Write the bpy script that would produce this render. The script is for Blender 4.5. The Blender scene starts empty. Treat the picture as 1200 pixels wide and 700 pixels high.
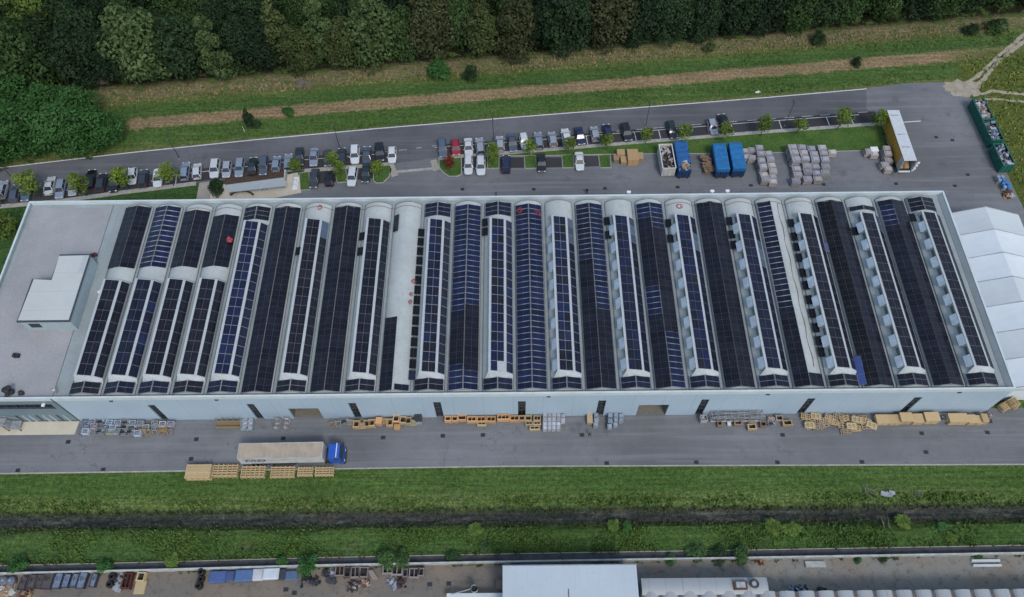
import bpy, bmesh, math, random
from mathutils import Vector, Matrix
random.seed(7)
R = math.radians
scn = bpy.context.scene
COL = scn.collection

# ------------------------------------------------------------------ camera (solved from the building's corners)
YAW, PITCH, ROLL = -0.0100304555, 1.0360110290, -0.0194166478
CAM = Vector((72.688625630, -48.737305989, 120.655876778))
FPX = 909.349
cy, sy, cp, sp = math.cos(YAW), math.sin(YAW), math.cos(PITCH), math.sin(PITCH)
FWD = Vector((sy*cp, cy*cp, -sp)); R0 = Vector((cy, -sy, 0)); U0 = R0.cross(FWD)
RIGHT = math.cos(ROLL)*R0 + math.sin(ROLL)*U0
UP = -math.sin(ROLL)*R0 + math.cos(ROLL)*U0
def at(px, py, z=0.0):
    """survey point: the spot at height z that stands at photo position (px, py)"""
    d = FWD + RIGHT*((px-600)/FPX) - UP*((py-350)/FPX)
    t = (z-CAM.z)/d.z
    return CAM + d*t
cam_d = bpy.data.cameras.new('camera'); cam = bpy.data.objects.new('camera', cam_d); COL.objects.link(cam)
m = Matrix((RIGHT, UP, -FWD)).transposed().to_4x4(); m.translation = CAM
cam.matrix_world = m
cam_d.sensor_width = 36; cam_d.lens = 36*FPX/1200; cam_d.clip_end = 5000; cam_d.clip_start = 1
scn.camera = cam

# ------------------------------------------------------------------ node helper
class NT:
    def __init__(s, name):
        s.mat = bpy.data.materials.new(name); s.mat.use_nodes = True
        s.t = s.mat.node_tree; s.t.nodes.clear()
        s.out = s.n('ShaderNodeOutputMaterial'); s.b = s.n('ShaderNodeBsdfPrincipled')
        s.t.links.new(s.b.outputs[0], s.out.inputs[0])
    def n(s, t): return s.t.nodes.new(t)
    def set(s, sock, v):
        if isinstance(v, bpy.types.NodeSocket): s.t.links.new(v, sock)
        elif isinstance(v, (tuple, list)) and len(v) == 3 and sock.type == 'RGBA': sock.default_value = (*v, 1)
        else: sock.default_value = v
    def math(s, op, a, b=0.0, c=None, clamp=False):
        n = s.n('ShaderNodeMath'); n.operation = op; n.use_clamp = clamp
        s.set(n.inputs[0], a); s.set(n.inputs[1], b)
        if c is not None: s.set(n.inputs[2], c)
        return n.outputs[0]
    def pos(s): return s.n('ShaderNodeNewGeometry').outputs['Position']
    def xyz(s, v):
        n = s.n('ShaderNodeSeparateXYZ'); s.set(n.inputs[0], v); return n.outputs
    def vec(s, x, y, z=0.0):
        n = s.n('ShaderNodeCombineXYZ'); s.set(n.inputs[0], x); s.set(n.inputs[1], y); s.set(n.inputs[2], z); return n.outputs[0]
    def noise(s, scale, detail=4, rough=.55, v=None, stretch=None, dist=0):
        n = s.n('ShaderNodeTexNoise'); n.inputs['Scale'].default_value = scale; n.inputs['Detail'].default_value = detail
        n.inputs['Roughness'].default_value = rough; n.inputs['Distortion'].default_value = dist
        v = v or s.pos()
        if stretch:
            mp = s.n('ShaderNodeVectorMath'); mp.operation = 'MULTIPLY'; s.set(mp.inputs[0], v); mp.inputs[1].default_value = stretch; v = mp.outputs[0]
        s.set(n.inputs['Vector'], v); return n.outputs[0]
    def ramp(s, fac, stops, mode='LINEAR'):
        n = s.n('ShaderNodeValToRGB'); s.set(n.inputs[0], fac); r = n.color_ramp; r.interpolation = mode
        while len(r.elements) < len(stops): r.elements.new(.5)
        for e, (p, c) in zip(r.elements, stops):
            e.position = p; e.color = (*c, 1) if len(c) == 3 else c
        return n.outputs[0]
    def step(s, v, a, b):
        n = s.n('ShaderNodeMapRange'); n.clamp = True; s.set(n.inputs[0], v); n.inputs[1].default_value = a; n.inputs[2].default_value = b; return n.outputs[0]
    def mix(s, f, a, b, mode='MIX'):
        n = s.n('ShaderNodeMix'); n.data_type = 'RGBA'; n.blend_type = mode
        s.set(n.inputs[0], f); s.set(n.inputs[6], a); s.set(n.inputs[7], b); return n.outputs[2]
    def bump(s, h, strength=.3, dist=.1):
        n = s.n('ShaderNodeBump'); n.inputs['Strength'].default_value = strength; n.inputs['Distance'].default_value = dist
        s.set(n.inputs['Height'], h); s.set(s.b.inputs['Normal'], n.outputs[0])
    def fin(s, col, rough=.7, metal=0.0, spec=None):
        s.set(s.b.inputs['Base Color'], col); s.set(s.b.inputs['Roughness'], rough); s.set(s.b.inputs['Metallic'], metal)
        if spec is not None: s.b.inputs['Specular IOR Level'].default_value = spec
        return s.mat

def wear(name, c, rough=.7, metal=0., amt=.25, scale=1.5, spec=None, c2=None):
    """one base colour with uneven weathering"""
    k = NT(name); n = k.noise(scale, 5, .65)
    d = c2 or tuple(x*(1-amt) for x in c); l = tuple(min(1, x*(1+amt*.5)) for x in c)
    return k.fin(k.ramp(n, [(.3, d), (.7, l)]), rough, metal, spec)

M = {}
# ---- asphalt
def asphalt(name, c, streak=True, patches=.25):
    k = NT(name); a = k.noise(.05, 5, .6); b = k.noise(.6, 6, .7); f = k.noise(9, 3, .7)
    st = k.noise(1.0, 4, .6, stretch=(.035, .9, 1))
    col = k.mix(k.step(a, .35, .68), tuple(x*(1-patches) for x in c), tuple(x*(1+patches*.7) for x in c))
    col = k.mix(k.math('MULTIPLY', k.step(b, .5, .72), .5), col, tuple(x*.72 for x in c))
    if streak: col = k.mix(k.math('MULTIPLY', k.step(st, .50, .70), .7), col, tuple(x*1.28 for x in c))
    v = k.n('ShaderNodeTexVoronoi'); v.feature = 'DISTANCE_TO_EDGE'; v.inputs['Scale'].default_value = .075
    wob = k.n('ShaderNodeVectorMath'); wob.operation = 'ADD'; k.set(wob.inputs[0], k.pos())
    nn = k.n('ShaderNodeTexNoise'); nn.inputs['Scale'].default_value = .4; k.set(nn.inputs['Vector'], k.pos())
    sc = k.n('ShaderNodeVectorMath'); sc.operation = 'SCALE'; k.set(sc.inputs[0], nn.outputs[1]); sc.inputs['Scale'].default_value = 5
    k.set(wob.inputs[1], sc.outputs[0]); k.set(v.inputs['Vector'], wob.outputs[0])
    crack = k.math('MULTIPLY', k.math('SUBTRACT', 1, k.step(v.outputs[0], .0, .008)), k.step(a, .45, .6))
    col = k.mix(k.math('MULTIPLY', crack, .5), col, tuple(x*.45 for x in c))
    tr = k.noise(1., 3, .5, stretch=(.018, 2.4, 1)); col = k.mix(k.math('MULTIPLY', k.step(tr, .58, .66), .28), col, tuple(x*.62 for x in c))
    pv = k.n('ShaderNodeTexVoronoi'); pv.distance = 'CHEBYCHEV'; pv.inputs['Scale'].default_value = .045; k.set(pv.inputs['Vector'], k.pos()); pr = k.xyz(pv.outputs['Color'])[0]
    col = k.mix(k.math('MULTIPLY', k.math('MULTIPLY', k.math('GREATER_THAN', pr, .80), k.math('LESS_THAN', pv.outputs['Distance'], .16)), .22), col, tuple(x*.6 for x in c))
    sp = k.noise(.25, 3, .5); col = k.mix(k.math('MULTIPLY', k.step(sp, .63, .72), .5), col, tuple(x*.55 for x in c))
    col = k.mix(.35, col, k.ramp(f, [(.3, (.2,)*3), (.7, (.8,)*3)]), 'OVERLAY')
    k.bump(f, .15, .02)
    return k.fin(col, .9, 0, .3)
M['asphalt'] = asphalt('yard_asphalt', (.150, .156, .166))
M['road'] = asphalt('road_asphalt', (.108, .112, .122))
M['stall'] = asphalt('stall_asphalt', (.046, .045, .050), False)
M['soil_yard'] = None
def dirty_yard():
    k = NT('works_yard_concrete'); a = k.noise(.12, 6, .65); b = k.noise(.9, 5, .7); f = k.noise(7, 3)
    x = k.xyz(k.pos())
    e = k.math('ADD', k.step(x[0], 65, 100), k.math('MULTIPLY', k.math('SUBTRACT', a, .5), 1.4), clamp=True)
    col = k.mix(e, (.145, .132, .115), (.215, .212, .190))
    col = k.mix(k.math('MULTIPLY', k.step(a, .44, .62), .7), col, (.20, .158, .115))
    col = k.mix(k.math('MULTIPLY', k.step(b, .52, .70), .65), col, (.055, .050, .046))
    col = k.mix(.35, col, k.ramp(f, [(.3, (.2,)*3), (.7, (.8,)*3)]), 'OVERLAY')
    return k.fin(col, .9, 0, .3)
M['works_yard'] = dirty_yard()
M['kerb'] = wear('kerb_concrete', (.33, .32, .29), .85, amt=.3, scale=1.2)
M['path'] = wear('path_paving', (.30, .28, .235), .85, amt=.2, scale=.8)
M['cream'] = wear('cream_paving', (.50, .46, .37), .85, amt=.12, scale=.5)
M['line'] = wear('line_paint', (.62, .63, .62), .7, amt=.35, scale=3)
M['line_worn'] = wear('worn_line_paint', (.40, .41, .41), .7, amt=.6, scale=2)
M['mulch'] = wear('bark_mulch', (.075, .05, .038), .95, amt=.6, scale=2.5)
M['wallcon'] = wear('wall_concrete', (.40, .41, .39), .85, amt=.35, scale=.9)
M['drain'] = wear('dark_channel_concrete', (.055, .055, .058), .8, amt=.6, scale=.8)  # uneven dark grey over the whole channel

# ---- ground: one sheet, bands of grass, hay and litter in world coordinates
def ground_mat():
    k = NT('ground_cover'); P = k.pos(); x, y, z = k.xyz(P)[:3]
    n1 = k.noise(.07, 5, .6); n2 = k.noise(.45, 6, .65); n3 = k.noise(2.2, 5, .7); n4 = k.noise(1., 4, .7, stretch=(.12, 1.3, 1))
    wob = k.math('ADD', k.math('MULTIPLY', k.math('SUBTRACT', n2, .5), 2.6), k.math('MULTIPLY', k.math('SUBTRACT', n3, .5), 1.5))
    v = k.math('SUBTRACT', y, k.math('MULTIPLY', x, .0975)); v = k.math('ADD', v, wob)
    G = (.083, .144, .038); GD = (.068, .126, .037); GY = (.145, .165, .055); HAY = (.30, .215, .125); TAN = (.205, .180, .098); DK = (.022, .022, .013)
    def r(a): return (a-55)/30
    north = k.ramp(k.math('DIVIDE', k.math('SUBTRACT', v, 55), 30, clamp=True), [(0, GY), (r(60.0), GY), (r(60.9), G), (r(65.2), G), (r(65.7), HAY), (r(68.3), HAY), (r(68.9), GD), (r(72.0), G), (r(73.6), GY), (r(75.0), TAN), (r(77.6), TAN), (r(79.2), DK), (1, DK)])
    # hay strip stops at the bushes in the west and fades out in the east
    xw = k.math('ADD', x, k.math('MULTIPLY', wob, 2.5))
    hayend = k.math('MULTIPLY', k.step(xw, -9.5, -7.5), k.math('SUBTRACT', 1, k.step(xw, 165, 180)))
    inhay = k.math('MULTIPLY', k.step(v, 65.0, 65.8), k.math('SUBTRACT', 1, k.step(v, 68.2, 69.0)))
    north = k.mix(k.math('MULTIPLY', inhay, k.math('SUBTRACT', 1, hayend)), north, GY)
    pale = k.math('MULTIPLY', k.step(n4, .55, .72), k.math('SUBTRACT', 1, k.step(v, 75.5, 77)))
    north = k.mix(k.math('MULTIPLY', pale, .6), north, (.20, .175, .085)); north = k.mix(k.math('MULTIPLY', k.math('MULTIPLY', k.step(n2, .5, .6), k.step(v, 72.5, 74)), .85), north, G)
    u = k.math('ADD', y, k.math('MULTIPLY', wob, .45))
    def q(a): return (a+26)/18
    south = k.ramp(k.math('DIVIDE', k.math('ADD', u, 26), 18, clamp=True), [(0, GD), (q(-23.0), (.03, .05, .02)), (q(-22.2), GD), (q(-19.5), G), (q(-18.2), G), (q(-17.6), (.05, .065, .03)), (q(-17.2), (.060, .064, .056)), (q(-16.4), (.046, .050, .050)), (q(-15.8), (.062, .066, .055)), (q(-15.35), (.055, .075, .034)), (q(-14.6), G), (q(-11.5), G), (q(-8.0), G)])
    dp = k.noise(.5, 5, .7, stretch=(.5, 1.6, 1)); south = k.mix(k.math('MULTIPLY', k.step(dp, .52, .66), k.math('MULTIPLY', k.step(u, -17.5, -17.0), k.math('SUBTRACT', 1, k.step(u, -16.0, -15.6)))), south, (.125, .128, .112))
    fl = k.math('MULTIPLY', k.step(n3, .46, .62), k.math('MULTIPLY', k.step(u, -15.6, -14.4), k.math('SUBTRACT', 1, k.step(u, -13.4, -12.2))))
    south = k.mix(k.math('MULTIPLY', fl, .65), south, (.26, .26, .095))
    south = k.mix(k.math('MULTIPLY', k.step(n4, .56, .72), .3), south, (.12, .13, .04))
    east = k.mix(k.step(n2, .35, .65), (.135, .150, .036), (.085, .120, .030))
    mw = k.math('SINE', k.math('MULTIPLY', k.math('ADD', y, k.math('MULTIPLY', wob, .12)), 5.2))
    south = k.mix(k.math('MULTIPLY', k.step(mw, .1, .9), k.math('MULTIPLY', k.step(y, -13.5, -12.5), .28)), south, k.mix(1., south, (1.35, 1.22, 1.1), 'MULTIPLY'))
    bare = k.noise(.18, 5, .7); south = k.mix(k.math('MULTIPLY', k.step(bare, .60, .70), .55), south, (.155, .15, .075))
    col = k.mix(k.step(y, 15, 20), south, k.mix(k.step(y, 53, 54.5), (.055, .112, .032), north))
    em = k.math('MULTIPLY', k.step(k.math('ADD', x, wob), 168.5, 170.5), k.math('SUBTRACT', 1, k.step(v, 64, 68)))
    col = k.mix(k.math('MULTIPLY', em, k.step(y, 15, 20)), col, east)
    col = k.mix(k.math('MULTIPLY', k.step(n1, .42, .66), .55), col, k.mix(1.0, col, (.62, .74, .62), 'MULTIPLY'))
    col = k.mix(k.math('MULTIPLY', k.step(n2, .5, .75), .5), col, k.mix(1.0, col, (1.45, 1.25, 1.1), 'MULTIPLY'))
    col = k.mix(k.math('MULTIPLY', k.math('SUBTRACT', 1, k.step(n3, .3, .5)), .6), col, k.mix(1.0, col, (.5, .56, .5), 'MULTIPLY'))
    f = k.noise(6, 4, .75); f2 = k.noise(1.4, 5, .8); col = k.mix(.8, col, k.ramp(f, [(.32, (.12,)*3), (.68, (.88,)*3)]), 'OVERLAY'); col = k.mix(.75, col, k.ramp(f2, [(.34, (.2,)*3), (.66, (.82,)*3)]), 'OVERLAY'); f3 = k.noise(1., 5, .75, stretch=(.06, 2.2, 1)); col = k.mix(.5, col, k.ramp(f3, [(.34, (.25,)*3), (.66, (.78,)*3)]), 'OVERLAY')
    k.bump(k.math('ADD', f, n3), .9, .35)
    return k.fin(col, .95, 0, .1)
M['ground'] = ground_mat()
def lawn_mat():
    k = NT('lawn_grass'); a = k.noise(.3, 5, .6); b = k.noise(3.5, 5, .75)
    col = k.mix(k.step(a, .35, .68), (.046, .100, .024), (.085, .140, .036))
    col = k.mix(.6, col, k.ramp(b, [(.3, (.15,)*3), (.7, (.85,)*3)]), 'OVERLAY'); k.bump(b, .8, .2)
    return k.fin(col, .95, 0, .1)
M['lawn'] = lawn_mat()
def blade_mat():
    k = NT('grass_blades'); c = k.n('ShaderNodeObjectInfo').outputs['Color']; isl = k.n('ShaderNodeNewGeometry').outputs['Random Per Island']; n = k.noise(.25, 4, .6)
    col = k.mix(k.math('MULTIPLY', isl, .5), c, k.mix(1., c, (.7, .72, .6), 'MULTIPLY')); col = k.mix(k.step(n, .4, .65), col, k.mix(1., col, (1.3, 1.12, .95), 'MULTIPLY'))
    return k.fin(col, .95, 0, .05)
M['blade'] = blade_mat()
def track_mat():
    k = NT('track_dirt'); a = k.noise(.8, 6, .7)
    return k.fin(k.ramp(a, [(.3, (.22, .19, .14)), (.7, (.40, .36, .29))]), .95, 0, .1)
M['track'] = track_mat()
# ---- building
def roof_membrane(name, c, amt=.18):
    k = NT(name); a = k.noise(.22, 6, .65); b = k.noise(2.0, 4, .6); st = k.noise(1., 4, .6, stretch=(1.6, .16, 1))
    col = k.mix(k.step(a, .35, .7), tuple(x*(1-amt) for x in c), c)
    col = k.mix(k.math('MULTIPLY', k.step(st, .5, .75), .45), col, tuple(x*.72 for x in c))
    col = k.mix(k.math('MULTIPLY', k.step(b, .52, .72), .5), col, (c[0]*.72, c[1]*.69, c[2]*.62)); d2 = k.noise(.55, 6, .75); col = k.mix(k.math('MULTIPLY', k.step(d2, .55, .68), .35), col, (c[0]*.62, c[1]*.62, c[2]*.58))
    return k.fin(col, .6, 0, .3)
M['membrane'] = roof_membrane('grey_roof_membrane', (.295, .34, .348))
M['vault'] = roof_membrane('pale_vault_sheet', (.43, .465, .455))
M['monitor'] = roof_membrane('white_monitor_sheet', (.42, .455, .475), .14)
M['seam'] = wear('dark_seam', (.14, .165, .175), .7)
M['cable'] = wear('rusty_cable', (.20, .11, .10), .7)
def gravel():
    k = NT('pinkish_roof_gravel'); f = k.noise(4.5, 4, .8); a = k.noise(.15, 5, .6)
    col = k.mix(k.step(a, .35, .68), (.265, .27, .277), (.32, .322, .33))
    col = k.mix(.28, col, k.ramp(f, [(.3, (.2,)*3), (.7, (.8,)*3)]), 'OVERLAY'); k.bump(f, .3, .03)
    return k.fin(col, .9, 0, .2)
M['gravel'] = gravel()
def cladding(name, c, pitch=1.2, axis=0, dark=.82, rough=.45):
    k = NT(name); x = k.xyz(k.pos())[axis]
    fr = k.math('FRACT', k.math('DIVIDE', x, pitch)); ln = k.math('LESS_THAN', fr, .045)
    big = k.math('LESS_THAN', k.math('FRACT', k.math('DIVIDE', x, pitch*4)), .016)
    a = k.noise(.12, 5, .6); s = k.noise(1., 4, .6, stretch=(1.3, 1.3, .12))
    col = k.mix(k.step(a, .3, .7), tuple(v*.9 for v in c), c)
    col = k.mix(k.math('MULTIPLY', k.step(s, .55, .8), .35), col, tuple(v*.75 for v in c))
    col = k.mix(k.math('MULTIPLY', ln, .35), col, tuple(v*dark for v in c))
    col = k.mix(k.math('MULTIPLY', big, .8), col, tuple(v*.7 for v in c))
    return k.fin(col, rough, 0, .4)
M['cladding'] = cladding('pale_blue_cladding', (.36, .46, .55))
M['teal'] = cladding('slate_teal_cladding', (.15, .21, .25), .6)
M['parapet'] = wear('parapet_capping', (.50, .56, .58), .45, amt=.12, scale=.5)
M['hutroof'] = cladding('ribbed_white_sheet', (.46, .485, .475), .9, 1, .8)
M['hutwall'] = wear('hut_blue_wall', (.30, .375, .41), .5, amt=.1)
M['trim'] = wear('dark_trim', (.05, .06, .075), .5)
M['shed'] = cladding('corrugated_white_sheet', (.42, .475, .52), .42, 0, .55)
M['longroof'] = cladding('pale_sheet_roof', (.30, .325, .34), 2.4, 0, .5)
M['tent'] = None
def tent_mat(name, c):
    k = NT(name); a = k.noise(.35, 5, .6); st = k.noise(1, 4, .6, stretch=(.25, 1.8, .25))
    col = k.mix(k.step(a, .35, .7), tuple(v*.93 for v in c), c); col = k.mix(k.math('MULTIPLY', k.step(st, .55, .75), .25), col, tuple(v*.82 for v in c))
    return k.fin(col, .5, 0, .3)
M['tent'] = tent_mat('white_tarpaulin', (.60, .65, .68)); M['tent2'] = tent_mat('greyed_tarpaulin', (.51, .55, .57))
M['dark'] = wear('shadowed_interior', (.015, .017, .02), .8)
def glass(name, c, r=.12):
    k = NT(name); n = k.noise(.8, 3); return k.fin(k.ramp(n, [(.3, tuple(x*.7 for x in c)), (.7, c)]), r, 0, .5)
M['glass'] = glass('dark_glazing', (.012, .016, .022)); M['pane'] = glass('pale_polycarbonate', (.46, .55, .63), .45); M['skyglass'] = glass('grey_skylight_glazing', (.10, .125, .13), .3)
M['carglass'] = glass('car_glass', (.030, .042, .055), .10)
# solar modules: UV = one module, corner colour = cell colour, some with sky reflection painted in, alpha = frame brightness
def module_mat():
    k = NT('photovoltaic_module'); uv = k.n('ShaderNodeUVMap').outputs[0]; u, v, _ = k.xyz(uv)[:3]
    at_ = k.n('ShaderNodeVertexColor'); at_.layer_name = 'tint'
    def edge(s, w): return k.math('GREATER_THAN', k.math('ABSOLUTE', k.math('SUBTRACT', s, .5)), .5-w)
    fr = k.math('MAXIMUM', edge(u, .022), edge(v, .022))
    cu = k.math('FRACT', k.math('MULTIPLY', u, 6)); cv = k.math('FRACT', k.math('MULTIPLY', v, 6))
    cell = k.math('MAXIMUM', edge(cu, .035), edge(cv, .035)); mid = k.math('LESS_THAN', k.math('ABSOLUTE', k.math('SUBTRACT', u, .5)), .012)
    col = k.mix(k.math('MULTIPLY', cell, .05), at_.outputs[0], (.4, .42, .46))
    col = k.mix(k.math('MULTIPLY', mid, .08), col, (.4, .42, .46))
    fb = k.mix(at_.outputs[1], (.018, .018, .022), (.5, .52, .54))
    col = k.mix(fr, col, fb)
    n = k.noise(.5, 4, .6); col = k.mix(k.math('MULTIPLY', k.step(n, .45, .8),   .05), col, (.20, .21, .24))
    return k.fin(col, .18, 0, .26)
M['module'] = module_mat()
# ---- paint by object colour
def objpaint(name, rough=.3, amt=.1, coat=0., metal=0.):
    k = NT(name); c = k.n('ShaderNodeObjectInfo').outputs['Color']; n = k.noise(1.2, 5, .65)
    col = k.mix(k.math('MULTIPLY', k.step(n, .4, .75), amt), c, k.mix(1., c, (.45, .43, .4), 'MULTIPLY'))
    if coat: k.b.inputs['Coat Weight'].default_value = coat
    return k.fin(col, rough, metal, .5)
M['carpaint'] = objpaint('car_paint', .35, .18, .6); M['paint'] = objpaint('dull_paint', .55, .5); M['wood'] = None
def wood_mat():
    k = NT('sawn_timber'); c = k.n('ShaderNodeObjectInfo').outputs['Color']
    isl = k.n('ShaderNodeNewGeometry').outputs['Random Per Island']; n = k.noise(3, 4, .7, stretch=(.4, 3, 3))
    col = k.mix(k.math('MULTIPLY', isl, .55), c, k.mix(1., c, (.55, .50, .46), 'MULTIPLY'))
    col = k.mix(k.math('MULTIPLY', k.step(n, .4, .8), .4), col, k.mix(1., c, (.6, .55, .5), 'MULTIPLY'))
    return k.fin(col, .85, 0, .2)
M['wood'] = wood_mat()
def wrap_mat():
    k = NT('wrapped_goods'); c = k.n('ShaderNodeObjectInfo').outputs['Color']
    isl = k.n('ShaderNodeNewGeometry').outputs['Random Per Island']; n = k.noise(2.5, 5, .7)
    col = k.mix(k.math('MULTIPLY', isl, .6), c, k.mix(1., c, (.50, .49, .50), 'MULTIPLY'))
    col = k.mix(k.math('MULTIPLY', k.step(n, .5, .7), .35), col, (.55, .56, .58))
    return k.fin(col, .5, 0, .4)
M['wrap'] = wrap_mat()
M['tyre'] = wear('tyre_rubber', (.012, .012, .013), .85); M['rim'] = wear('rim_alloy', (.30, .31, .33), .4, .6)
M['lens'] = wear('headlight_lens', (.60, .63, .66), .15); M['tail'] = wear('tail_lens', (.25, .012, .012), .2)
M['steel'] = wear('galvanised_steel', (.34, .36, .38), .5, .3, amt=.35); M['darksteel'] = wear('dark_steel', (.05, .053, .058), .5, .3, amt=.4)
M['greybrown'] = wear('grey_brown_waste', (.085, .076, .076), .8, amt=.5, scale=2); M['rust'] = wear('rusty_steel', (.10, .045, .026), .85, amt=.6, scale=2); M['scrapdark'] = wear('dark_scrap', (.022, .022, .025), .7, amt=.6, scale=2)
M['scraplight'] = wear('pale_scrap', (.42, .41, .40), .6, amt=.5, scale=2); M['scrapblue'] = wear('blue_grey_scrap', (.17, .21, .29), .6, amt=.5, scale=2); M['cardboard'] = wear('brown_cardboard', (.30, .20, .12), .85, amt=.3)
M['red'] = wear('red_fabric', (.36, .045, .06), .8, amt=.5, scale=4); M['white'] = wear('white_plastic', (.7, .72, .74), .5, amt=.1)
M['bark'] = wear('tree_bark', (.065, .05, .038), .95, amt=.4, scale=4); M['twig'] = wear('dead_twigs', (.19, .165, .145), .95, amt=.3, scale=3)
M['skin'] = wear('skin', (.40, .24, .17), .6, amt=.1); M['hair'] = wear('dark_hair', (.015, .012, .011), .6)
M['letter'] = wear('blue_lettering', (.02, .05, .14), .5); M['lettergrey'] = wear('grey_blue_lettering', (.16, .22, .32), .5)
def leaf_mat():
    k = NT('foliage'); c = k.n('ShaderNodeObjectInfo').outputs['Color']; g = k.n('ShaderNodeNewGeometry'); isl = g.outputs['Random Per Island']
    tc = k.n('ShaderNodeTexCoord').outputs['Object']; n = k.noise(.55, 3, .6, v=tc)
    col = k.mix(k.step(n, .36, .64), k.mix(1., c, (.62, .68, .62), 'MULTIPLY'), k.mix(1., c, (1.28, 1.22, 1.15), 'MULTIPLY'))
    col = k.mix(k.math('MULTIPLY', isl, .8), col, k.mix(1., col, (.50, .55, .48), 'MULTIPLY'))
    d = k.n('ShaderNodeBsdfDiffuse'); k.set(d.inputs[0], col); t = k.n('ShaderNodeBsdfTranslucent'); k.set(t.inputs[0], k.mix(1., col, (1.1, 1.2, .6), 'MULTIPLY'))
    ms = k.n('ShaderNodeMixShader'); ms.inputs[0].default_value = .22; k.t.links.new(d.outputs[0], ms.inputs[1]); k.t.links.new(t.outputs[0], ms.inputs[2])
    k.t.links.new(ms.outputs[0], k.out.inputs[0]); return k.mat
M['leaf'] = leaf_mat()

# ------------------------------------------------------------------ mesh builder
class MB:
    def __init__(s): s.v = []; s.f = []; s.m = []; s.uv = {}; s.c = {}
    def quad(s, pts, mi=0, uv=None, col=None):
        b = len(s.v); s.v += [tuple(p) for p in pts]; i = len(s.f); s.f.append(tuple(range(b, b+len(pts)))); s.m.append(mi)
        if uv: s.uv[i] = uv
        if col: s.c[i] = col
        return s
    def hexa(s, p, mi=0):   # 8 points: bottom 4, top 4 (counter-clockwise)
        b = len(s.v); s.v += [tuple(q) for q in p]
        for f in ((3,2,1,0),(4,5,6,7),(0,1,5,4),(1,2,6,5),(2,3,7,6),(3,0,4,7)):
            s.f.append(tuple(b+i for i in f)); s.m.append(mi)
        return s
    def box(s, c, d, rz=0, mi=0, rx=0, ry=0):
        hx, hy, hz = d[0]/2, d[1]/2, d[2]/2
        P = [Vector(q) for q in ((-hx,-hy,-hz),(hx,-hy,-hz),(hx,hy,-hz),(-hx,hy,-hz),(-hx,-hy,hz),(hx,-hy,hz),(hx,hy,hz),(-hx,hy,hz))]
        if rz or rx or ry:
            mt = Matrix.Rotation(rz, 3, 'Z') @ Matrix.Rotation(ry, 3, 'Y') @ Matrix.Rotation(rx, 3, 'X'); P = [mt @ q for q in P]
        return s.hexa([q + Vector(c) for q in P], mi)
    def bx(s, x0, x1, y0, y1, z0, z1, mi=0): return s.box(((x0+x1)/2, (y0+y1)/2, (z0+z1)/2), (x1-x0, y1-y0, z1-z0), mi=mi)
    def bar(s, p, q, w, h=None, mi=0):
        p, q = Vector(p), Vector(q); d = (q-p); h = h or w
        a = d.cross(Vector((0, 0, 1)));
        if a.length < 1e-5: a = Vector((1, 0, 0))
        a.normalize(); b = a.cross(d).normalized(); a *= w/2; b *= h/2
        return s.hexa([p-a-b, p+a-b, q+a-b, q-a-b, p-a+b, p+a+b, q+a+b, q-a+b], mi)
    def tube(s, pts, radii, n=8, mi=0, cap=True):
        b = len(s.v); pts = [Vector(p) for p in pts]
        if not isinstance(radii, (list, tuple)): radii = [radii]*len(pts)
        for i, p in enumerate(pts):
            d = (pts[min(i+1, len(pts)-1)] - pts[max(i-1, 0)]).normalized()
            a = d.cross(Vector((0, 0, 1)) if abs(d.z) < .95 else Vector((1, 0, 0))).normalized(); c = d.cross(a)
            for j in range(n):
                t = 2*math.pi*j/n; s.v.append(tuple(p + (a*math.cos(t)+c*math.sin(t))*radii[i]))
        for i in range(len(pts)-1):
            for j in range(n):
                s.f.append((b+i*n+j, b+i*n+(j+1) % n, b+(i+1)*n+(j+1) % n, b+(i+1)*n+j)); s.m.append(mi)
        if cap:
            s.f.append(tuple(b+j for j in range(n))[::-1]); s.m.append(mi)
            s.f.append(tuple(b+(len(pts)-1)*n+j for j in range(n))); s.m.append(mi)
        return s
    def prism(s, poly, z0, z1, mi=0, mtop=None):
        n = len(poly); b = len(s.v); s.v += [(p[0], p[1], z0) for p in poly] + [(p[0], p[1], z1) for p in poly]
        s.f.append(tuple(range(b, b+n))[::-1]); s.m.append(mi)
        s.f.append(tuple(range(b+n, b+2*n))); s.m.append(mi if mtop is None else mtop)
        for i in range(n): s.f.append((b+i, b+(i+1) % n, b+n+(i+1) % n, b+n+i)); s.m.append(mi)
        return s
    def loft(s, rings, mi=0, cap=True, closed=True):
        b = len(s.v); n = len(rings[0])
        for r in rings: s.v += [tuple(p) for p in r]
        for i in range(len(rings)-1):
            for j in range(n if closed else n-1):
                s.f.append((b+i*n+j, b+i*n+(j+1) % n, b+(i+1)*n+(j+1) % n, b+(i+1)*n+j)); s.m.append(mi)
        if cap:
            s.f.append(tuple(b+j for j in range(n))[::-1]); s.m.append(mi)
            s.f.append(tuple(b+(len(rings)-1)*n+j for j in range(n))); s.m.append(mi)
        return s
    def mesh(s, name, mats):
        me = bpy.data.meshes.new(name); me.from_pydata(s.v, [], s.f)
        for x in (mats if isinstance(mats, (list, tuple)) else [mats]): me.materials.append(M[x] if isinstance(x, str) else x)
        me.polygons.foreach_set('material_index', s.m)
        if s.uv:
            ul = me.uv_layers.new(name='UVMap')
            for i, u in s.uv.items():
                for li, w in zip(me.polygons[i].loop_indices, u): ul.data[li].uv = w
        if s.c:
            cl = me.color_attributes.new('tint', 'FLOAT_COLOR', 'CORNER')
            for i, c in s.c.items():
                for li in me.polygons[i].loop_indices: cl.data[li].color = c
        me.update(); return me
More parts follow.
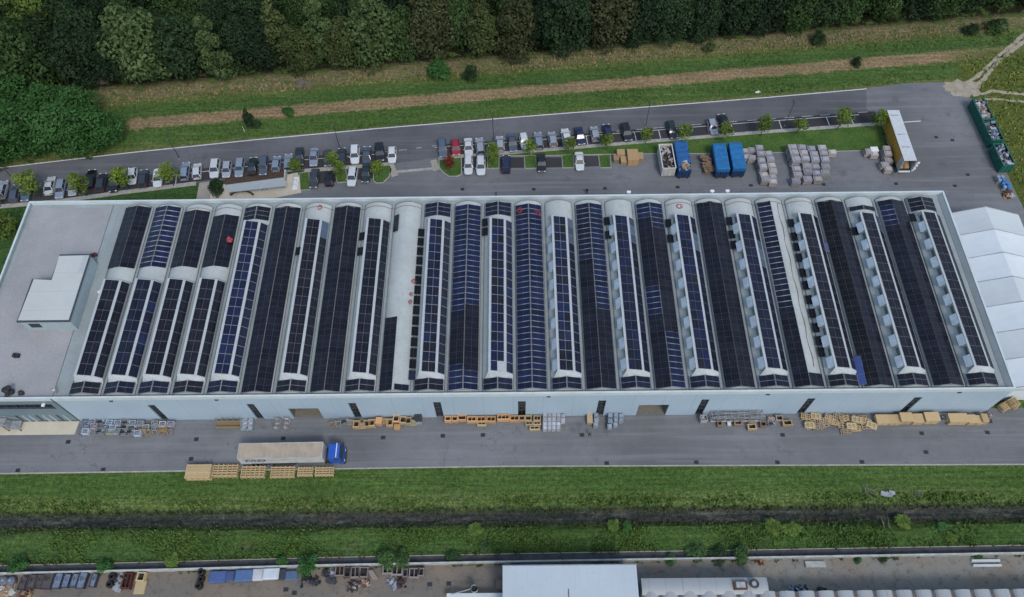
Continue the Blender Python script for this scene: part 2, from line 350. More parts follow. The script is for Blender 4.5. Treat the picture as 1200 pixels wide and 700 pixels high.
    def build(s, name, mats, parent=None, loc=None, rz=0, color=None, smooth=False, fixn=True):
        me = s.mesh(name, mats)
        if fixn:
            bm = bmesh.new(); bm.from_mesh(me); bmesh.ops.recalc_face_normals(bm, faces=bm.faces); bm.to_mesh(me); bm.free()
        if smooth: me.polygons.foreach_set('use_smooth', [True]*len(me.polygons))
        return link(name, me, parent, loc, rz, color)
def link(name, data, parent=None, loc=None, rz=0, color=None):
    o = bpy.data.objects.new(name, data); COL.objects.link(o)
    if parent: o.parent = parent
    if loc is not None: o.location = loc
    if rz: o.rotation_euler.z = rz
    if color: o.color = (*color, 1)
    return o
def tag(o, label=None, cat=None, group=None, kind=None):
    for k, v in (('label', label), ('category', cat), ('group', group), ('kind', kind)):
        if v: o[k] = v
    return o
def empty(name, loc=(0, 0, 0), rz=0): return link(name, None, None, loc, rz)
KIDS = {}
def copy_tree(o, parent=None):
    c = o.copy(); COL.objects.link(c)
    if parent: c.parent = parent
    for ch in o.children: copy_tree(ch, c)
    return c
def paint(o, col):
    o.color = (*col, 1)
ORD = ['zeroth', 'first', 'second', 'third', 'fourth', 'fifth', 'sixth', 'seventh', 'eighth', 'ninth', 'tenth', 'eleventh', 'twelfth', 'thirteenth', 'fourteenth', 'fifteenth', 'sixteenth', 'seventeenth', 'eighteenth', 'nineteenth', 'twentieth', '21st', '22nd', '23rd', '24th', '25th', '26th', '27th', '28th', '29th', '30th', '31st', '32nd', '33rd', '34th', '35th', '36th', '37th', '38th', '39th', '40th', '41st', '42nd', '43rd', '44th', '45th', '46th', '47th', '48th', '49th', '50th']

# ================================================================== SETTING
L, W, H, A = 150.0, 38.77, 9.365, 15.42
ROOFZ = 8.60
def P2(pts, z=0.0): return [tuple(at(x, y, z))[:2] for x, y in pts]
# ---- ground sheet with the ditch cut into it
ys = [-900, -120, -40, -25, -19.0, -18.2, -17.7, -17.2, -16.7, -16.2, -15.7, -15.1, -14.4, -13, -5, 20, 60, 140, 400, 1600]
dz = [0, 0, 0, 0, 0, -.22, -.6, -.82, -.86, -.84, -.6, -.22, 0, 0, 0, 0, 0, 0, 0, 0]
xs = [-1200, -300] + [-60+2.5*i for i in range(125)] + [500, 1400]
mb = MB()
for j, yy in enumerate(ys):
    for i, xx in enumerate(xs):
        w = 0
        if 4 <= j <= 12: w = .35*math.sin(xx*.13) + .22*math.sin(xx*.41+1) + random.uniform(-.14, .14)
        if j in (4, 12): w *= .3
        drift = -.0015*(xx-70)*(1 if 4 <= j <= 12 else 0)
        mb.v.append((xx, yy+w+drift, -.03+dz[j]*random.uniform(.85, 1.15)))
nx = len(xs)
for j in range(len(ys)-1):
    for i in range(nx-1):
        mb.f.append((j*nx+i, j*nx+i+1, (j+1)*nx+i+1, (j+1)*nx+i)); mb.m.append(0)
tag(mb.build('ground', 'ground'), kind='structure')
def sheet(name, poly, mat, z): return tag(MB().quad([(p[0], p[1], z) for p in poly]).build(name, mat, fixn=False), kind='structure')
def strip(name, line, off0, off1, z0, z1, mat, kind='structure', zs=False):
    """a band beside a polyline, from off0 to off1 metres to its left"""
    mb = MB(); n = len(line); rr = []
    for i, p in enumerate(line):
        d = (Vector(line[min(i+1, n-1)]) - Vector(line[max(i-1, 0)])).normalized(); nn = Vector((-d.y, d.x))
        a, b = Vector(p)+nn*off0, Vector(p)+nn*off1
        rr.append([(a.x, a.y, z0), (b.x, b.y, z0), (b.x, b.y, z1), (a.x, a.y, z1)] if z1 is not None else [(a.x, a.y, z0), (b.x, b.y, z0)])
    if z1 is not None: mb.loft(rr)
    else:
        for q, r in zip(rr, rr[1:]): mb.quad([q[0], r[0], r[1], q[1]])
    o = mb.build(name, mat); return tag(o, kind=kind) if kind else o
def dense(line, step=4):
    out = []
    for a, b in zip(line, line[1:]):
        a, b = Vector(a), Vector(b); n = max(1, int((b-a).length/step))
        out += [tuple(a.lerp(b, i/n)) for i in range(n)]
    return out + [tuple(line[-1])]
ROADN = [(-140, 37)] + P2([(0, 196), (150, 178.5), (300, 163), (442, 150), (600, 137), (750, 125.3), (900, 113.5), (1015, 103.5)])
KERB = [(-140, 29)] + P2([(0, 242), (65, 236.5), (140, 226), (230, 215), (357, 200), (460, 192), (514, 185), (600, 179), (740, 167.5), (880, 156), (1031, 145)])
sheet('access_road', ROADN + [(150.2, 63.5)] + KERB[::-1], 'road', .004)
yard = P2([(318, 236)]) + P2([(357, 200), (460, 192), (514, 185), (600, 179), (740, 167.5), (880, 156), (1016, 146)]) + P2([(1015, 103.5), (1060, 98), (1118, 96)]) + [(168.3, 73), (169.6, 70), (170.1, 57), (170.4, 45), (171, 36), (149, 36), (30, 36)]
sheet('yard', yard, 'asphalt', .010)
sheet('service_road', [(-140, -8.9), (-10, -8.85), (70, -8.45), (153, -8.95), (320, -9.6), (320, -1.5), (166, .6), (60, .5), (-140, .5)], 'asphalt', .010)
strip('parking_bays', dense([p for p in KERB if -30 < p[0] < 49.0]), .45, 3.7, .016, None, 'stall')
strip('parking_bays', dense([p for p in KERB if 56 < p[0]]), .45, 3.5, .016, None, 'stall')
# stalls on the yard side
for poly in ([(363, 201), (392, 198), (395, 213), (363, 217)], [(406, 197), (437, 194), (437, 209), (408, 212)], [(541, 184), (571, 182), (571, 197), (541, 201)], [(586, 184.5), (614, 184.5), (614, 197), (586, 197)], [(629, 184.5), (658, 184.5), (659, 196), (630, 197)], [(673, 183), (701, 183), (702, 195), (674, 196)]):
    sheet('parking_bays', P2(poly), 'stall', .015)
# kerbed footway along the stalls
strip('footway', dense([p for p in KERB if p[0] < 9.5]), -.55, .40, -.02, .12, 'kerb')
strip('footway', dense([p for p in KERB if 28 < p[0] < 48.5]), -.55, .35, -.02, .12, 'kerb')
strip('footway', dense([p for p in KERB if 57 < p[0]]), -.50, .35, -.02, .12, 'kerb')
strip('footway', dense(P2([(462, 202), (512, 197.5)])), -.3, .3, -.02, .10, 'kerb')
strip('kerb', dense(P2([(457, 192), (463, 207)])), -.7, .7, -.02, .11, 'path')
strip('kerb', dense(P2([(508, 188), (512, 200)])), -.7, .6, -.02, .11, 'path')
strip('kerb', [(-140, -8.86), (-10, -8.80), (70, -8.40), (153, -8.90), (320, -9.5)], -.22, 0, -.05, .10, 'kerb')
# painted lines
strip('road_markings', dense(ROADN), -.32, -.10, .020, None, 'line')
def offline(a, b, off):   # points along KERB between x = a and b
    ln = dense(KERB, .5); return [p for p in ln if a <= p[0] <= b]
for a, b in ((4, 47), (56.5, 145)):
    strip('road_markings', offline(a, b, 0), 2.78, 2.90, .022, None, 'line')
x = 46.5
while x < 58: strip('road_markings', offline(x, x+1.9, 0), 3.2, 3.36, .022, None, 'line_worn'); x += 3.1
x = 90
while x < 149: strip('road_markings', offline(x, x+2.6, 0), 3.35, 3.5, .022, None, 'line_worn'); x += 3.9
mb = MB()
for x in [5, 10, 15, 20] + [57.5+5.02*i for i in range(18)]:
    pts = offline(x, x+.7, 0)
    if len(pts) < 2: continue
    p = Vector(pts[0]); d = (Vector(pts[-1])-p).normalized(); n = Vector((-d.y, d.x)); a, b = p+n*.5, p+n*2.8
    mb.quad([(a.x, a.y, .023), (a.x+.14, a.y+.01, .023), (b.x+.14, b.y+.01, .023), (b.x, b.y, .023)])
tag(mb.build('bay_markings', 'line'), kind='structure')
mb = MB()
for px0, py0, px1, py1 in ((1056, 143.5, 1079, 142), (1027, 147, 1038, 173), (1031, 146.5, 1042, 172)):
    a, b = at(px0, py0, .023), at(px1, py1, .023); d = (b-a).normalized(); n = Vector((-d.y, d.x, 0))*.11
    mb.quad([a-n, b-n, b+n, a+n])
tag(mb.build('yard_markings', 'line'), kind='structure')
# lawns and kerbed islands
def inset(poly, d):
    c = Vector((sum(p[0] for p in poly)/len(poly), sum(p[1] for p in poly)/len(poly))); out = []
    for p in poly:
        v = Vector(p)-c; out.append(tuple(c + v*(1-d/max(v.length, .01))))
    return out
ISL = [[(351, 203), (362, 201), (363.5, 223), (352, 224)], [(392, 199), (405, 197.5), (407.5, 214), (395, 215)],
       [(437, 196), (456, 193.5), (459, 199), (456.5, 208), (449, 215), (441, 215.5), (437.5, 213)],
       [(514, 187.5), (541, 184.5), (541.5, 205), (536, 207.5), (526, 207.5), (518, 202), (514, 196)],
       [(571, 182), (585, 180.5), (585, 198), (571, 198.3)], [(614, 183), (628, 182), (629, 198), (615, 198.3)], [(658, 182), (672, 181), (673, 197.3), (659, 197.6)], [(701, 182), (715, 181), (716.5, 197.3), (703, 197.6)]]
for q in ISL:
    w = P2(q)
    mb = MB().prism(w, -.02, .11); mb.build('kerb', 'kerb')['kind'] = 'structure'
    MB().prism(inset(w, .22), 0, .135).build('lawn', 'lawn')['kind'] = 'structure'
lk = [p for p in KERB if 57 < p[0]]
south_edge = P2([(1043, 176.5), (960, 178.5), (860, 180.5), (750, 181), (716, 181.5), (640, 183), (560, 184)])
poly = [(p[0]+.05, p[1]-.5) for p in dense(lk)] + south_edge
MB().prism(poly, -.02, .10).build('kerb', 'kerb')['kind'] = 'structure'
poly2 = [(p[0]+.05, p[1]-.52) for p in dense(lk)][1:] + [(q[0]-.12, q[1]+.16) for q in south_edge]
MB().prism(poly2, 0, .125).build('lawn', 'lawn')['kind'] = 'structure'
# entrance terrace by the back wall
sheet('terrace', P2([(232, 240), (235, 216), (247, 214), (252, 226), (262, 216), (336, 205), (350, 202), (353, 226), (318, 233), (312, 240)]), 'cream', .018)
sheet('footpath', P2([(229, 240), (233.5, 214.5), (247.5, 212.5), (246, 240)]), 'path', .024)
sheet('planting_bed', P2([(263, 206), (334, 195.5), (334, 209), (264, 219)]), 'mulch', .026)
sheet('apron', [(-60, -2.4), (-60, .3), (-.05, .3), (-.25, -2.4)], 'cream', .02)
# dirt track in the east
def ragged(line, w, seed):
    rnd = random.Random(seed); ln = dense(line, .8); l, r = [], []
    for i, p in enumerate(ln):
        d = (Vector(ln[min(i+1, len(ln)-1)]) - Vector(ln[max(i-1, 0)])).normalized(); n = Vector((-d.y, d.x))
        l.append(tuple(Vector(p)+n*w*rnd.uniform(.25, .7))); r.append(tuple(Vector(p)-n*w*rnd.uniform(.25, .7)))
    return [[(a[0], a[1]), (b[0], b[1]), (c[0], c[1]), (d_[0], d_[1])] for a, b, c, d_ in zip(l, r, r[1:], l[1:])]
mb = MB()
for ln, w, s_ in (([(1132, 108), (1150, 96), (1172, 70), (1188, 58), (1205, 44), (1260, 2)], .9, 1), ([(1122, 104), (1145, 90), (1163, 73), (1178, 60), (1198, 42), (1250, 0)], .8, 2), ([(1140, 112), (1165, 107), (1200, 111), (1260, 118)], .8, 3), ([(1150, 116), (1175, 117), (1200, 119.5), (1260, 126)], .6, 4)):
    for q in ragged(P2(ln), w, s_): mb.quad([(p[0], p[1], .0) for p in q])
o = mb.build('dirt_track', 'track'); o.location.z = .005; tag(o, kind='structure')
mb = MB()
rnd = random.Random(3); ring = []
for i in range(26):
    t = 2*math.pi*i/26; c = at(1129, 103.5); rr = rnd.uniform(.75, 1.15); ring.append((c.x+4.2*rr*math.cos(t), c.y+2.6*rr*math.sin(t), .014))
tag(mb.quad(ring).build('gravel_patch', 'track'), kind='structure')
strip('dirt_track', dense(P2([(1144, 118), (1165, 150), (1185, 195), (1197, 228)])), -2.6, -1.5, .006, None, 'track')
# works yard in the south, drain channel
WALL = P2([(-160, 678), (0, 674.5), (175, 670.5), (300, 667), (375, 665), (600, 660.5), (750, 658), (900, 655.7), (1200, 650.5), (1400, 647.5)])
sheet('works_yard', WALL + [(260, -23.5), (260, -80), (-90, -80)], 'works_yard', .004)
strip('drain_channel', dense(WALL), .25, 1.35, .004, None, 'drain')
strip('drain_edge', dense(WALL), 1.35, 1.47, -.02, .08, 'path')
o = strip('boundary_wall', dense(WALL), -.02, .22, -.1, 1.05, 'wallcon', kind=None)
tag(o, 'low pale concrete wall running along the drain south of the grass', 'wall')

# ================================================================== FACTORY
fac = tag(empty('factory_building'), 'long factory with a barrel vaulted roof covered in rows of solar panels', 'factory')
def rects_wall(mb, x0, x1, z0, z1, holes, y, mi=0):
    """front wall at y with rectangular holes (x0, x1, z0, z1), split into quads"""
    X = sorted({x0, x1, *[h[0] for h in holes], *[h[1] for h in holes]}); Z = sorted({z0, z1, *[h[2] for h in holes], *[h[3] for h in holes]})
    for a, b in zip(X, X[1:]):
        for c, d in zip(Z, Z[1:]):
            if any(h[0] <= a and b <= h[1] and h[2] <= c and d <= h[3] for h in holes): continue
            mb.quad([(a, y, c), (b, y, c), (b, y, d), (a, y, d)], mi)
# openings of the long front: narrow glazed doors and two wide dock doors
NARROW = [at(193.5, 496.5).x, at(306, 491).x, at(420.5, 489).x, at(516, 488.5).x, at(611.5, 488).x, at(702, 487).x, at(818, 486).x, at(937, 484.5).x, at(1057, 483.5).x]
WIDE = [(at(345, 491).x, at(379.5, 491).x), (at(745, 487.2).x, at(779.5, 487).x)]
holes = [(x-.62, x+.62, .0, 6.3) for x in NARROW] + [(a, b, 0, 4.3) for a, b in WIDE]
mb = MB(); rects_wall(mb, 0, L, 0, H-.02, holes, 0)
mb.quad([(L, 0, 0), (L, W, 0), (L, W, H-.02), (L, 0, H-.02)]); mb.quad([(L, W, 0), (-A, W, 0), (-A, W, H-.02), (L, W, H-.02)])
for h in holes:
    a, b, c, d = h
    mb.quad([(a, 0, c), (a, .35, c), (a, .35, d), (a, 0, d)]); mb.quad([(b, 0, c), (b, 0, d), (b, .35, d), (b, .35, c)]); mb.quad([(a, 0, d), (a, .35, d), (b, .35, d), (b, 0, d)])
mb.build('wall', 'cladding', fac)
mb = MB(); WIN = (-10.2, -1.2, 5.6, 7.0)
rects_wall(mb, -A, -.03, 0, H-.02, [WIN], -.02); mb.quad([(-A, 0, 0), (-A, 0, H-.02), (-A, W, H-.02), (-A, W, 0)])
mb.build('office_wall', 'teal', fac)
wn = MB().bx(WIN[0], WIN[1], .18, .2, WIN[2], WIN[3]).build('window', 'glass', fac)
mb = MB(); mb.bx(WIN[0]-.1, WIN[1]+.1, -.12, .2, WIN[2]-.12, WIN[2]); mb.bx(WIN[0]-.1, WIN[1]+.1, -.05, .2, WIN[3], WIN[3]+.1)
for i in range(7): x = WIN[0]+(WIN[1]-WIN[0])*i/6; mb.bx(x-.05, x+.05, .02, .17, WIN[2], WIN[3])
mb.build('frame', 'trim', wn)
for i in range(8):
    x = -9.3 + i*1.12
    MB().box((x, -.06, 1.35), (.34, .07, 2.5), ry=0).build('louvre', 'trim' if i % 3 == 0 else 'hutwall', fac)
MB().bx(-11, -.3, -.07, -.03, 0, .32).build('plinth', 'trim', fac)
lm = MB(); lm.box((-2.1, -.3, 7.45), (.45, .5, .22)); lm.bar((-2.1, -.05, 7.3), (-2.1, -.3, 7.3), .08); lm.build('wall_lamp', 'white', fac)
MB().bx(-.16, .04, -.07, .0, 0, H-.05).build('corner_trim', 'trim', fac)
for x in NARROW:
    d = MB().bx(x-.62, x+.62, .27, .33, .02, 6.3).build('door', 'glass', fac)
    mb = MB()
    for z in (.06, 2.2, 3.6, 5.0, 6.24): mb.bx(x-.6, x+.6, .20, .265, z-.05, z+.05)
    for s in (-.57, 0, .57): mb.bx(x+s-.04, x+s+.04, .205, .262, .1, 6.2)
    mb.build('frame', 'trim', d)
for i, (a, b) in enumerate(WIDE):
    d = MB().bx(a+.01, b-.01, 2.0 if i else 2.9, 2.1 if i else 3.0, 0, 4.3).build('dock_door', 'teal', fac)
    mb = MB(); mb.quad([(a, .3, .03), (b, .3, .03), (b, 3, .03), (a, 3, .03)]); mb.quad([(a, .3, 4.28), (b, .3, 4.28), (b, 3, 4.28), (a, 3, 4.28)])
    mb.quad([(a, .3, 0), (a, 3, 0), (a, 3, 4.3), (a, .3, 4.3)]); mb.quad([(b, .3, 0), (b, 3, 0), (b, 3, 4.3), (b, .3, 4.3)])
    mb.build('door_reveal', wear('dock_interior', (.16, .15, .12), .9), fac)
    mb = MB()
    for z in (.9, 1.8, 2.7, 3.6): mb.bx(a+.05, b-.05, (2.0 if i else 2.9)-.03, 2.0 if i else 2.9, z-.03, z+.03)
    mb.build('panel_joint', 'seam', d)
for px in (131, 254, 643, 901, 1127):
    x = at(px, 468, 8.2).x; MB().box((x, -.09, 8.25), (.5, .18, .28)).build('rain_outlet', 'trim', fac)
for px in (737, 835, 853):
    x = at(px, 226, 9).x; mb = MB(); mb.bar((x, W-.05, 8.9), (x, W+.75, 9.0), .1); mb.box((x, W+.85, 9.0), (.7, .45, .2)); mb.build('wall_lamp', 'white', fac)
# flat roofs, parapets
MB().quad([(0, .25, ROOFZ), (L-.3, .25, ROOFZ), (L-.3, W-.3, ROOFZ), (0, W-.3, ROOFZ)]).build('roof', 'membrane', fac)
MB().quad([(-A+.9, .25, ROOFZ+.03), (-.32, .25, ROOFZ+.03), (-.32, W-1.0, ROOFZ+.03), (-A+.9, W-1.0, ROOFZ+.03)]).build('office_roof', 'gravel', fac)
MB().quad([(-A+.1, .25, ROOFZ), (0, .25, ROOFZ), (0, W-.3, ROOFZ), (-A+.1, W-.3, ROOFZ)]).build('roof', 'membrane', fac)
mb = MB(); T = .28
mb.bx(-A, L, -.04, T, ROOFZ-.2, H); mb.bx(-A, L, W-T, W+.04, ROOFZ-.2, H+.02); mb.bx(L-T, L+.04, T, W-T, ROOFZ-.2, H+.01)
mb.bx(-A-.04, -A+T, T, W-T, ROOFZ-.2, H+.01)
mb.build('parapet', 'parapet', fac)
MB().bx(-A+T, -A+T+.02, T, W-T, ROOFZ, H-.1).build('parapet_face', 'membrane', fac)
mb = MB()   # sloped fillet east and west of the vaults, dark joint line
mb.quad([(L-T-.01, T, H-.1), (L-T-.01, W-T, H-.1), (L-1.0, W-T, ROOFZ+.02), (L-1.0, T, ROOFZ+.02)])
mb.build('roof_fillet', 'membrane', fac)
MB().bx(L-1.02, L-.94, 1, W-1.2, ROOFZ, ROOFZ+.05).build('roof_joint', 'seam', fac)
MB().bx(-.30, -.22, .4, W-.5, ROOFZ+.05, ROOFZ+.09).build('roof_joint', 'seam', fac)
MB().bx(-.22, .9, .3, W-.4, ROOFZ-.02, ROOFZ+.02).build('roof_step', 'membrane', fac)
# rooftop plant hut (L plan)
hut = MB().prism([(-7.75, 12.55), (.45, 12.55), (.40, 25.25), (-4.6, 25.25), (-4.6, 20.4), (-7.75, 20.4)], ROOFZ-.1, ROOFZ+3.05).build('roof_hut', 'hutwall', fac)
pl = [(-7.95, 12.3), (.65, 12.3), (.58, 25.42), (-4.75, 25.42), (-4.75, 20.55), (-7.95, 20.55)]
MB().prism(pl, ROOFZ+3.05, ROOFZ+3.22, 0).build('roof_edge', 'trim', hut)
MB().prism(inset(pl, .36), ROOFZ+3.2, ROOFZ+3.27, 0).build('sheet_roof', 'hutroof', hut)
hw = MB().bx(-6.7, -4.9, 12.50, 12.54, ROOFZ+1.0, ROOFZ+2.2).build('window', 'glass', hut)
MB().bx(-.55, .2, 21.5, 25.0, ROOFZ+3.28, ROOFZ+3.31).build('white_flashing', 'monitor', hut)
mb = MB(); mb.tube([(2.3, 19.6, ROOFZ), (2.3, 19.6, ROOFZ+.35)], .35, 10); mb.box((2.3, 19.6, ROOFZ+.4), (.75, .2, .1)); mb.box((2.3, 19.6, ROOFZ+.41), (.2, .75, .1)); mb.build('roof_vent', 'white', fac)

# ---- vaults, monitors, solar arrays
PITCHX, VW, Y0, Y1, RISE = 5.405, 4.80, .62, 37.45, 1.05
VZ = ROOFZ+.06
RC = (VW*VW/4+RISE*RISE)/(2*RISE)
def arch(u):   # u from the centre line
    return math.sqrt(max(RC*RC-u*u, 0))-(RC-RISE)
DARK, DARK2, BLUE, NAVY, SKYREF, BLK = (.0062, .0068, .0135), (.0080, .0082, .0145), (.0062, .0115, .041), (.0068, .0095, .025), (.060, .085, .130), (.004, .004, .005)  # the palest tone has the sky's reflection painted into the module colour
rt = random.Random(11)
def tint(c, fr, j=.34):
    f = 1+rt.uniform(-j, j); return (c[0]*f, c[1]*f, c[2]*f, fr)
def array(parent, o, u, v, nu, nv, su, sv, gu, gv, fn, name='solar_array'):
    """nu x nv modules of su x sv m on the plane o + a*u + b*v; fn(i, j) gives (colour, frame, gap) or None"""
    mb = MB(); u, v = Vector(u).normalized(), Vector(v).normalized(); n = u.cross(v).normalized(); o = Vector(o)
    for j in range(nv):
        for i in range(nu):
            r = fn(i, j)
            if r is None: continue
            c, fr, gap = r; c = tint(c, fr)
            a0, a1, b0, b1 = i*(su+gu), i*(su+gu)+su, j*(sv+gv)+gap/2, j*(sv+gv)+sv-gap/2
            q = [o+u*a0+v*b0, o+u*a1+v*b0, o+u*a1+v*b1, o+u*a0+v*b1]; lo = [p-n*.045 for p in q]
            uv = [(0, 0), (1, 0), (1, 1), (0, 1)]
            mb.quad(q, 0, uv, c)
            for k in range(4):
                k2 = (k+1) % 4; mb.quad([lo[k], lo[k2], q[k2], q[k]], 0, [(0, 0)]*4, c)
    return mb.build(name, 'module', parent, fixn=False)
def vhalf(par, xc, side, y0, rows, fn, cols=1, sv=1.09):
    """one flat slope of modules on a vault, rows counted from the front"""
    zin, zout, uin, uout = VZ+1.20, VZ+.52, .045, 2.32
    if side < 0: o, u = (xc-uout, y0, zout), (uout-uin, 0, zin-zout)
    else: o, u = (xc+uin, y0, zin), (uout-uin, 0, zout-zin)
    ln = math.hypot(uout-uin, zin-zout)
    return array(par, o, u, (0, 1, 0), 1, rows, ln, sv, 0, 0, fn)
def dk(gap=.0, c=DARK, fr=.06): return (c, fr, gap)
def bl(gap=.075, c=BLUE, fr=.3): return (c, fr, gap)
S_FULL = {5, 7, 9, 11, 13, 15, 17, 19, 21, 23, 25, 27}; S_SHORT = {1, 2, 3, 4}
BACKCAP = {5: (33.9, 3), 11: (34.3, 3), 13: (34.3, 3), 25: (34.5, 2), 27: (34.3, 3)}
WESTMOD = {7: [26.5], 9: [29.5, 26.3], 13: [32.2, 30.2], 17: [32.2, 29.2], 19: [31.6, 28.3], 21: [31.9, 29.0, 26.8], 23: [31.3, 28.4, 26.2, 24.0, 20.9, 18.4, 15.6, 13.0, 10.3, 7.9, 5.9], 25: [29.4], 27: [32.2]}
for i in range(1, 28):
    xw = 2.42+PITCHX*(i-1); xc = xw+VW/2; short = i in S_SHORT; mono = i in S_FULL or short
    N = 14; us = [-VW/2+VW*k/N for k in range(N+1)]
    mb = MB()
    prof = [(xc+u, VZ+arch(u)) for u in us]
    for (a, za), (b, zb) in zip(prof, prof[1:]): mb.quad([(a, Y0, za), (b, Y0, zb), (b, Y1, zb), (a, Y1, za)])
    for yy in (Y0, Y1): mb.quad([(x, yy, z) for x, z in prof])
    vt = mb.build('roof_vault', 'vault', fac)
    MB().bx(xw-.07, xw-.005, Y0, Y1, ROOFZ, VZ+.12).bx(xw+VW+.005, xw+VW+.07, Y0, Y1, ROOFZ, VZ+.12).build('valley_flashing', 'seam', vt)
    for yy, rr in ((Y1, .06), (Y0, .05)):
        MB().tube([(x, yy, z+.02) for x, z in prof], rr, 5).build('vault_seam', 'seam', vt)
    if not mono:
        if i in (6, 8): f = lambda a, b: dk(); l = r = f
        elif i == 12:
            l = lambda a, b: bl() if b < 4 or b > 12 else dk(); r = lambda a, b: bl() if b < 3 or b > 13 else dk()
        elif i == 14: l = r = lambda a, b: bl()
        elif i == 16:
            l = lambda a, b: dk() if b < 22 else bl(c=NAVY); r = lambda a, b: dk() if b < 13 else bl()
        elif i == 18:
            l = lambda a, b: bl() if (12 <= b <= 16 or b > 29) else dk(); r = lambda a, b: bl() if b < 9 or b > 27 else dk(c=DARK2)
        elif i == 26:
            l = lambda a, b: bl() if 28 <= b <= 31 else dk(); r = lambda a, b: dk(c=DARK2)
        elif i == 24: l = lambda a, b: dk(c=BLK); r = lambda a, b: dk(c=DARK2)
        else: l = lambda a, b: dk(); r = lambda a, b: dk(c=DARK2)
        if i == 10:
            array(vt, (xc-2.32, Y0+.1, VZ+.50), (2.2, 0, .68), (0, 1, 0), 1, 12, 2.12, 1.09, 0, 0, lambda a, b: dk())
            array(vt, (xc+.1, Y0+.1, VZ+1.2), (2.2, 0, -.66), (0, 1, 0), 1, 1, 2.3, 1.0, 0, 0, lambda a, b: dk(c=NAVY))
            array(vt, (xc+2.12, 2.6, VZ+.46), (1.05, 0, -.16), (0, 1, 0), 1, 15, 1.1, 1.8, 0, .17, lambda a, b: bl(c=BLK, fr=.3) if b else bl(c=NAVY, fr=.3))
            array(vt, (xc-2.34, 31.2, VZ+.42), (1.0, 0, .55), (0, 1, 0), 1, 2, 1.05, 1.8, 0, .02, lambda a, b: dk(c=DARK2))
            continue
        if i == 22:
            vhalf(vt, xc, -1, Y0+.1, 33, lambda a, b: bl(c=NAVY, fr=.6) if b > 12 else dk())
            array(vt, (xc+.1, Y0+.1, VZ+1.2), (2.2, 0, -.66), (0, 1, 0), 1, 2, 2.3, 1.09, 0, 0, lambda a, b: dk())
            MB().tube([(xc+1.2+.15*math.sin(k*1.7), 4+k*1.7, VZ+arch(1.2)+.05) for k in range(20)], .05, 5).build('cable', 'cable', vt)
            continue
        rows = 33 if i != 14 else 33
        ystart = Y0+.1
        vhalf(vt, xc, -1, ystart, rows, l); vhalf(vt, xc, 1, ystart, rows, r)
        continue
    # --- shed monitor on the vault
    ym0, ym1 = (3.25, 21.1) if short else (3.25, 33.3)
    if i in (5, 11, 13): ym1 = 33.0
    zt = VZ+2.05; xa, xb, xc2, xd, xe = xw+.95, xw+1.32, xw+3.44, xw+3.80, xw+4.80
    za, zb, zc, zd, ze = zt+.05, zt+.0, zt-.42, zt-.55, VZ+.62
    top = [(xa, za), (xb, zb), (xc2, zc), (xd, zd), (xe, ze)]
    base_w = arch(xa-xc)
    mb = MB()
    for (a, q), (b, r_) in zip(top, top[1:]): mb.quad([(a, ym0, q), (b, ym0, r_), (b, ym1, r_), (a, ym1, q)])
    mb.quad([(xa, ym0, VZ+base_w), (xa, ym0, za), (xa, ym1, za), (xa, ym1, VZ+base_w)])
    mb.quad([(xe, ym0, VZ), (xe, ym1, VZ), (xe, ym1, ze), (xe, ym0, ze)])
    for yy, ye in ((ym0, ym0-.55), (ym1, ym1+.45)):   # sloping end wings
        low = [(xw+.35, VZ+arch(xw+.35-xc)+.01)] + [(x, VZ+arch(x-xc)+.02) for x in (xb, xc2, xd)] + [(xe, VZ+.02)]
        for k in range(4): mb.quad([(top[k][0], yy, top[k][1]), (top[k+1][0], yy, top[k+1][1]), (low[k+1][0], ye, low[k+1][1]), (low[k][0], ye, low[k][1])])
        mb.quad([(xa, yy, za), (xa, yy, VZ+base_w), (low[0][0], ye, low[0][1])])
    mn = mb.build('roof_monitor', 'monitor', vt)
    nm = 17 if not short else 9
    pt = (ym1-ym0-.25)/nm
    tone = {1: DARK, 2: NAVY, 3: DARK, 4: DARK2, 5: BLUE, 7: DARK2, 9: DARK, 11: NAVY, 13: BLUE, 15: NAVY, 17: NAVY, 19: NAVY, 21: NAVY, 23: DARK2, 25: DARK2, 27: DARK2}[i]
    fr = .42 if i in (5, 11, 13, 15) else .16
    def f2(a, b, t=tone, fr=fr):
        if i in (11, 13, 15, 17, 19): c = BLUE if rt.random() < .35 else (NAVY if rt.random() < .7 else DARK2)
        else: c = t
        if i == 13 and b == 0 and a == 1: return None
        return (c, fr, .008)
    array(vt, (xb+.03, ym0+.12, zb+.055), (xc2-xb, 0, zc-zb), (0, 1, 0), 2, nm, 1.045, pt-.012, .012, .012, f2)
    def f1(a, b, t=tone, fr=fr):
        if i in (7,) and b >= nm-2: return (SKYREF, .3, .02)
        if i in (15,) and nm-3 <= b: return (SKYREF, .3, .02)
        if i == 17 and nm-3 <= b: return (SKYREF, .4, .03)
        if i == 19 and nm-4 <= b < nm-2: return (SKYREF, .4, .03)
        if i == 21 and nm-6 <= b < nm-3: return (SKYREF, .4, .03)
        if i == 25 and b >= nm-2: return (SKYREF, .3, .03)
        if i in (13, 2): return (BLUE if i == 13 or rt.random() < .6 else NAVY, fr, .02)
        return (t if t != BLUE else NAVY, fr*.8, .012)
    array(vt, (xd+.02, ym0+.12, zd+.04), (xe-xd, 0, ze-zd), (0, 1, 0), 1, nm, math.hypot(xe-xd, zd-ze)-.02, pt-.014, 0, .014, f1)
    # front cap (two module rows), back cap
    cf = {1: DARK2, 2: NAVY, 3: NAVY, 4: DARK2, 5: NAVY}.get(i, DARK2 if i in (7, 9, 11, 23, 25, 27) else NAVY)
    cap = (lambda a, b, c=cf: bl(.03, c, .4)) if i not in (25, 27) else (lambda a, b: dk(.02, DARK, .3))
    vhalf(vt, xc, -1, Y0+.08, 2, cap, sv=.98); vhalf(vt, xc, 1, Y0+.08, 2, cap, sv=.98)
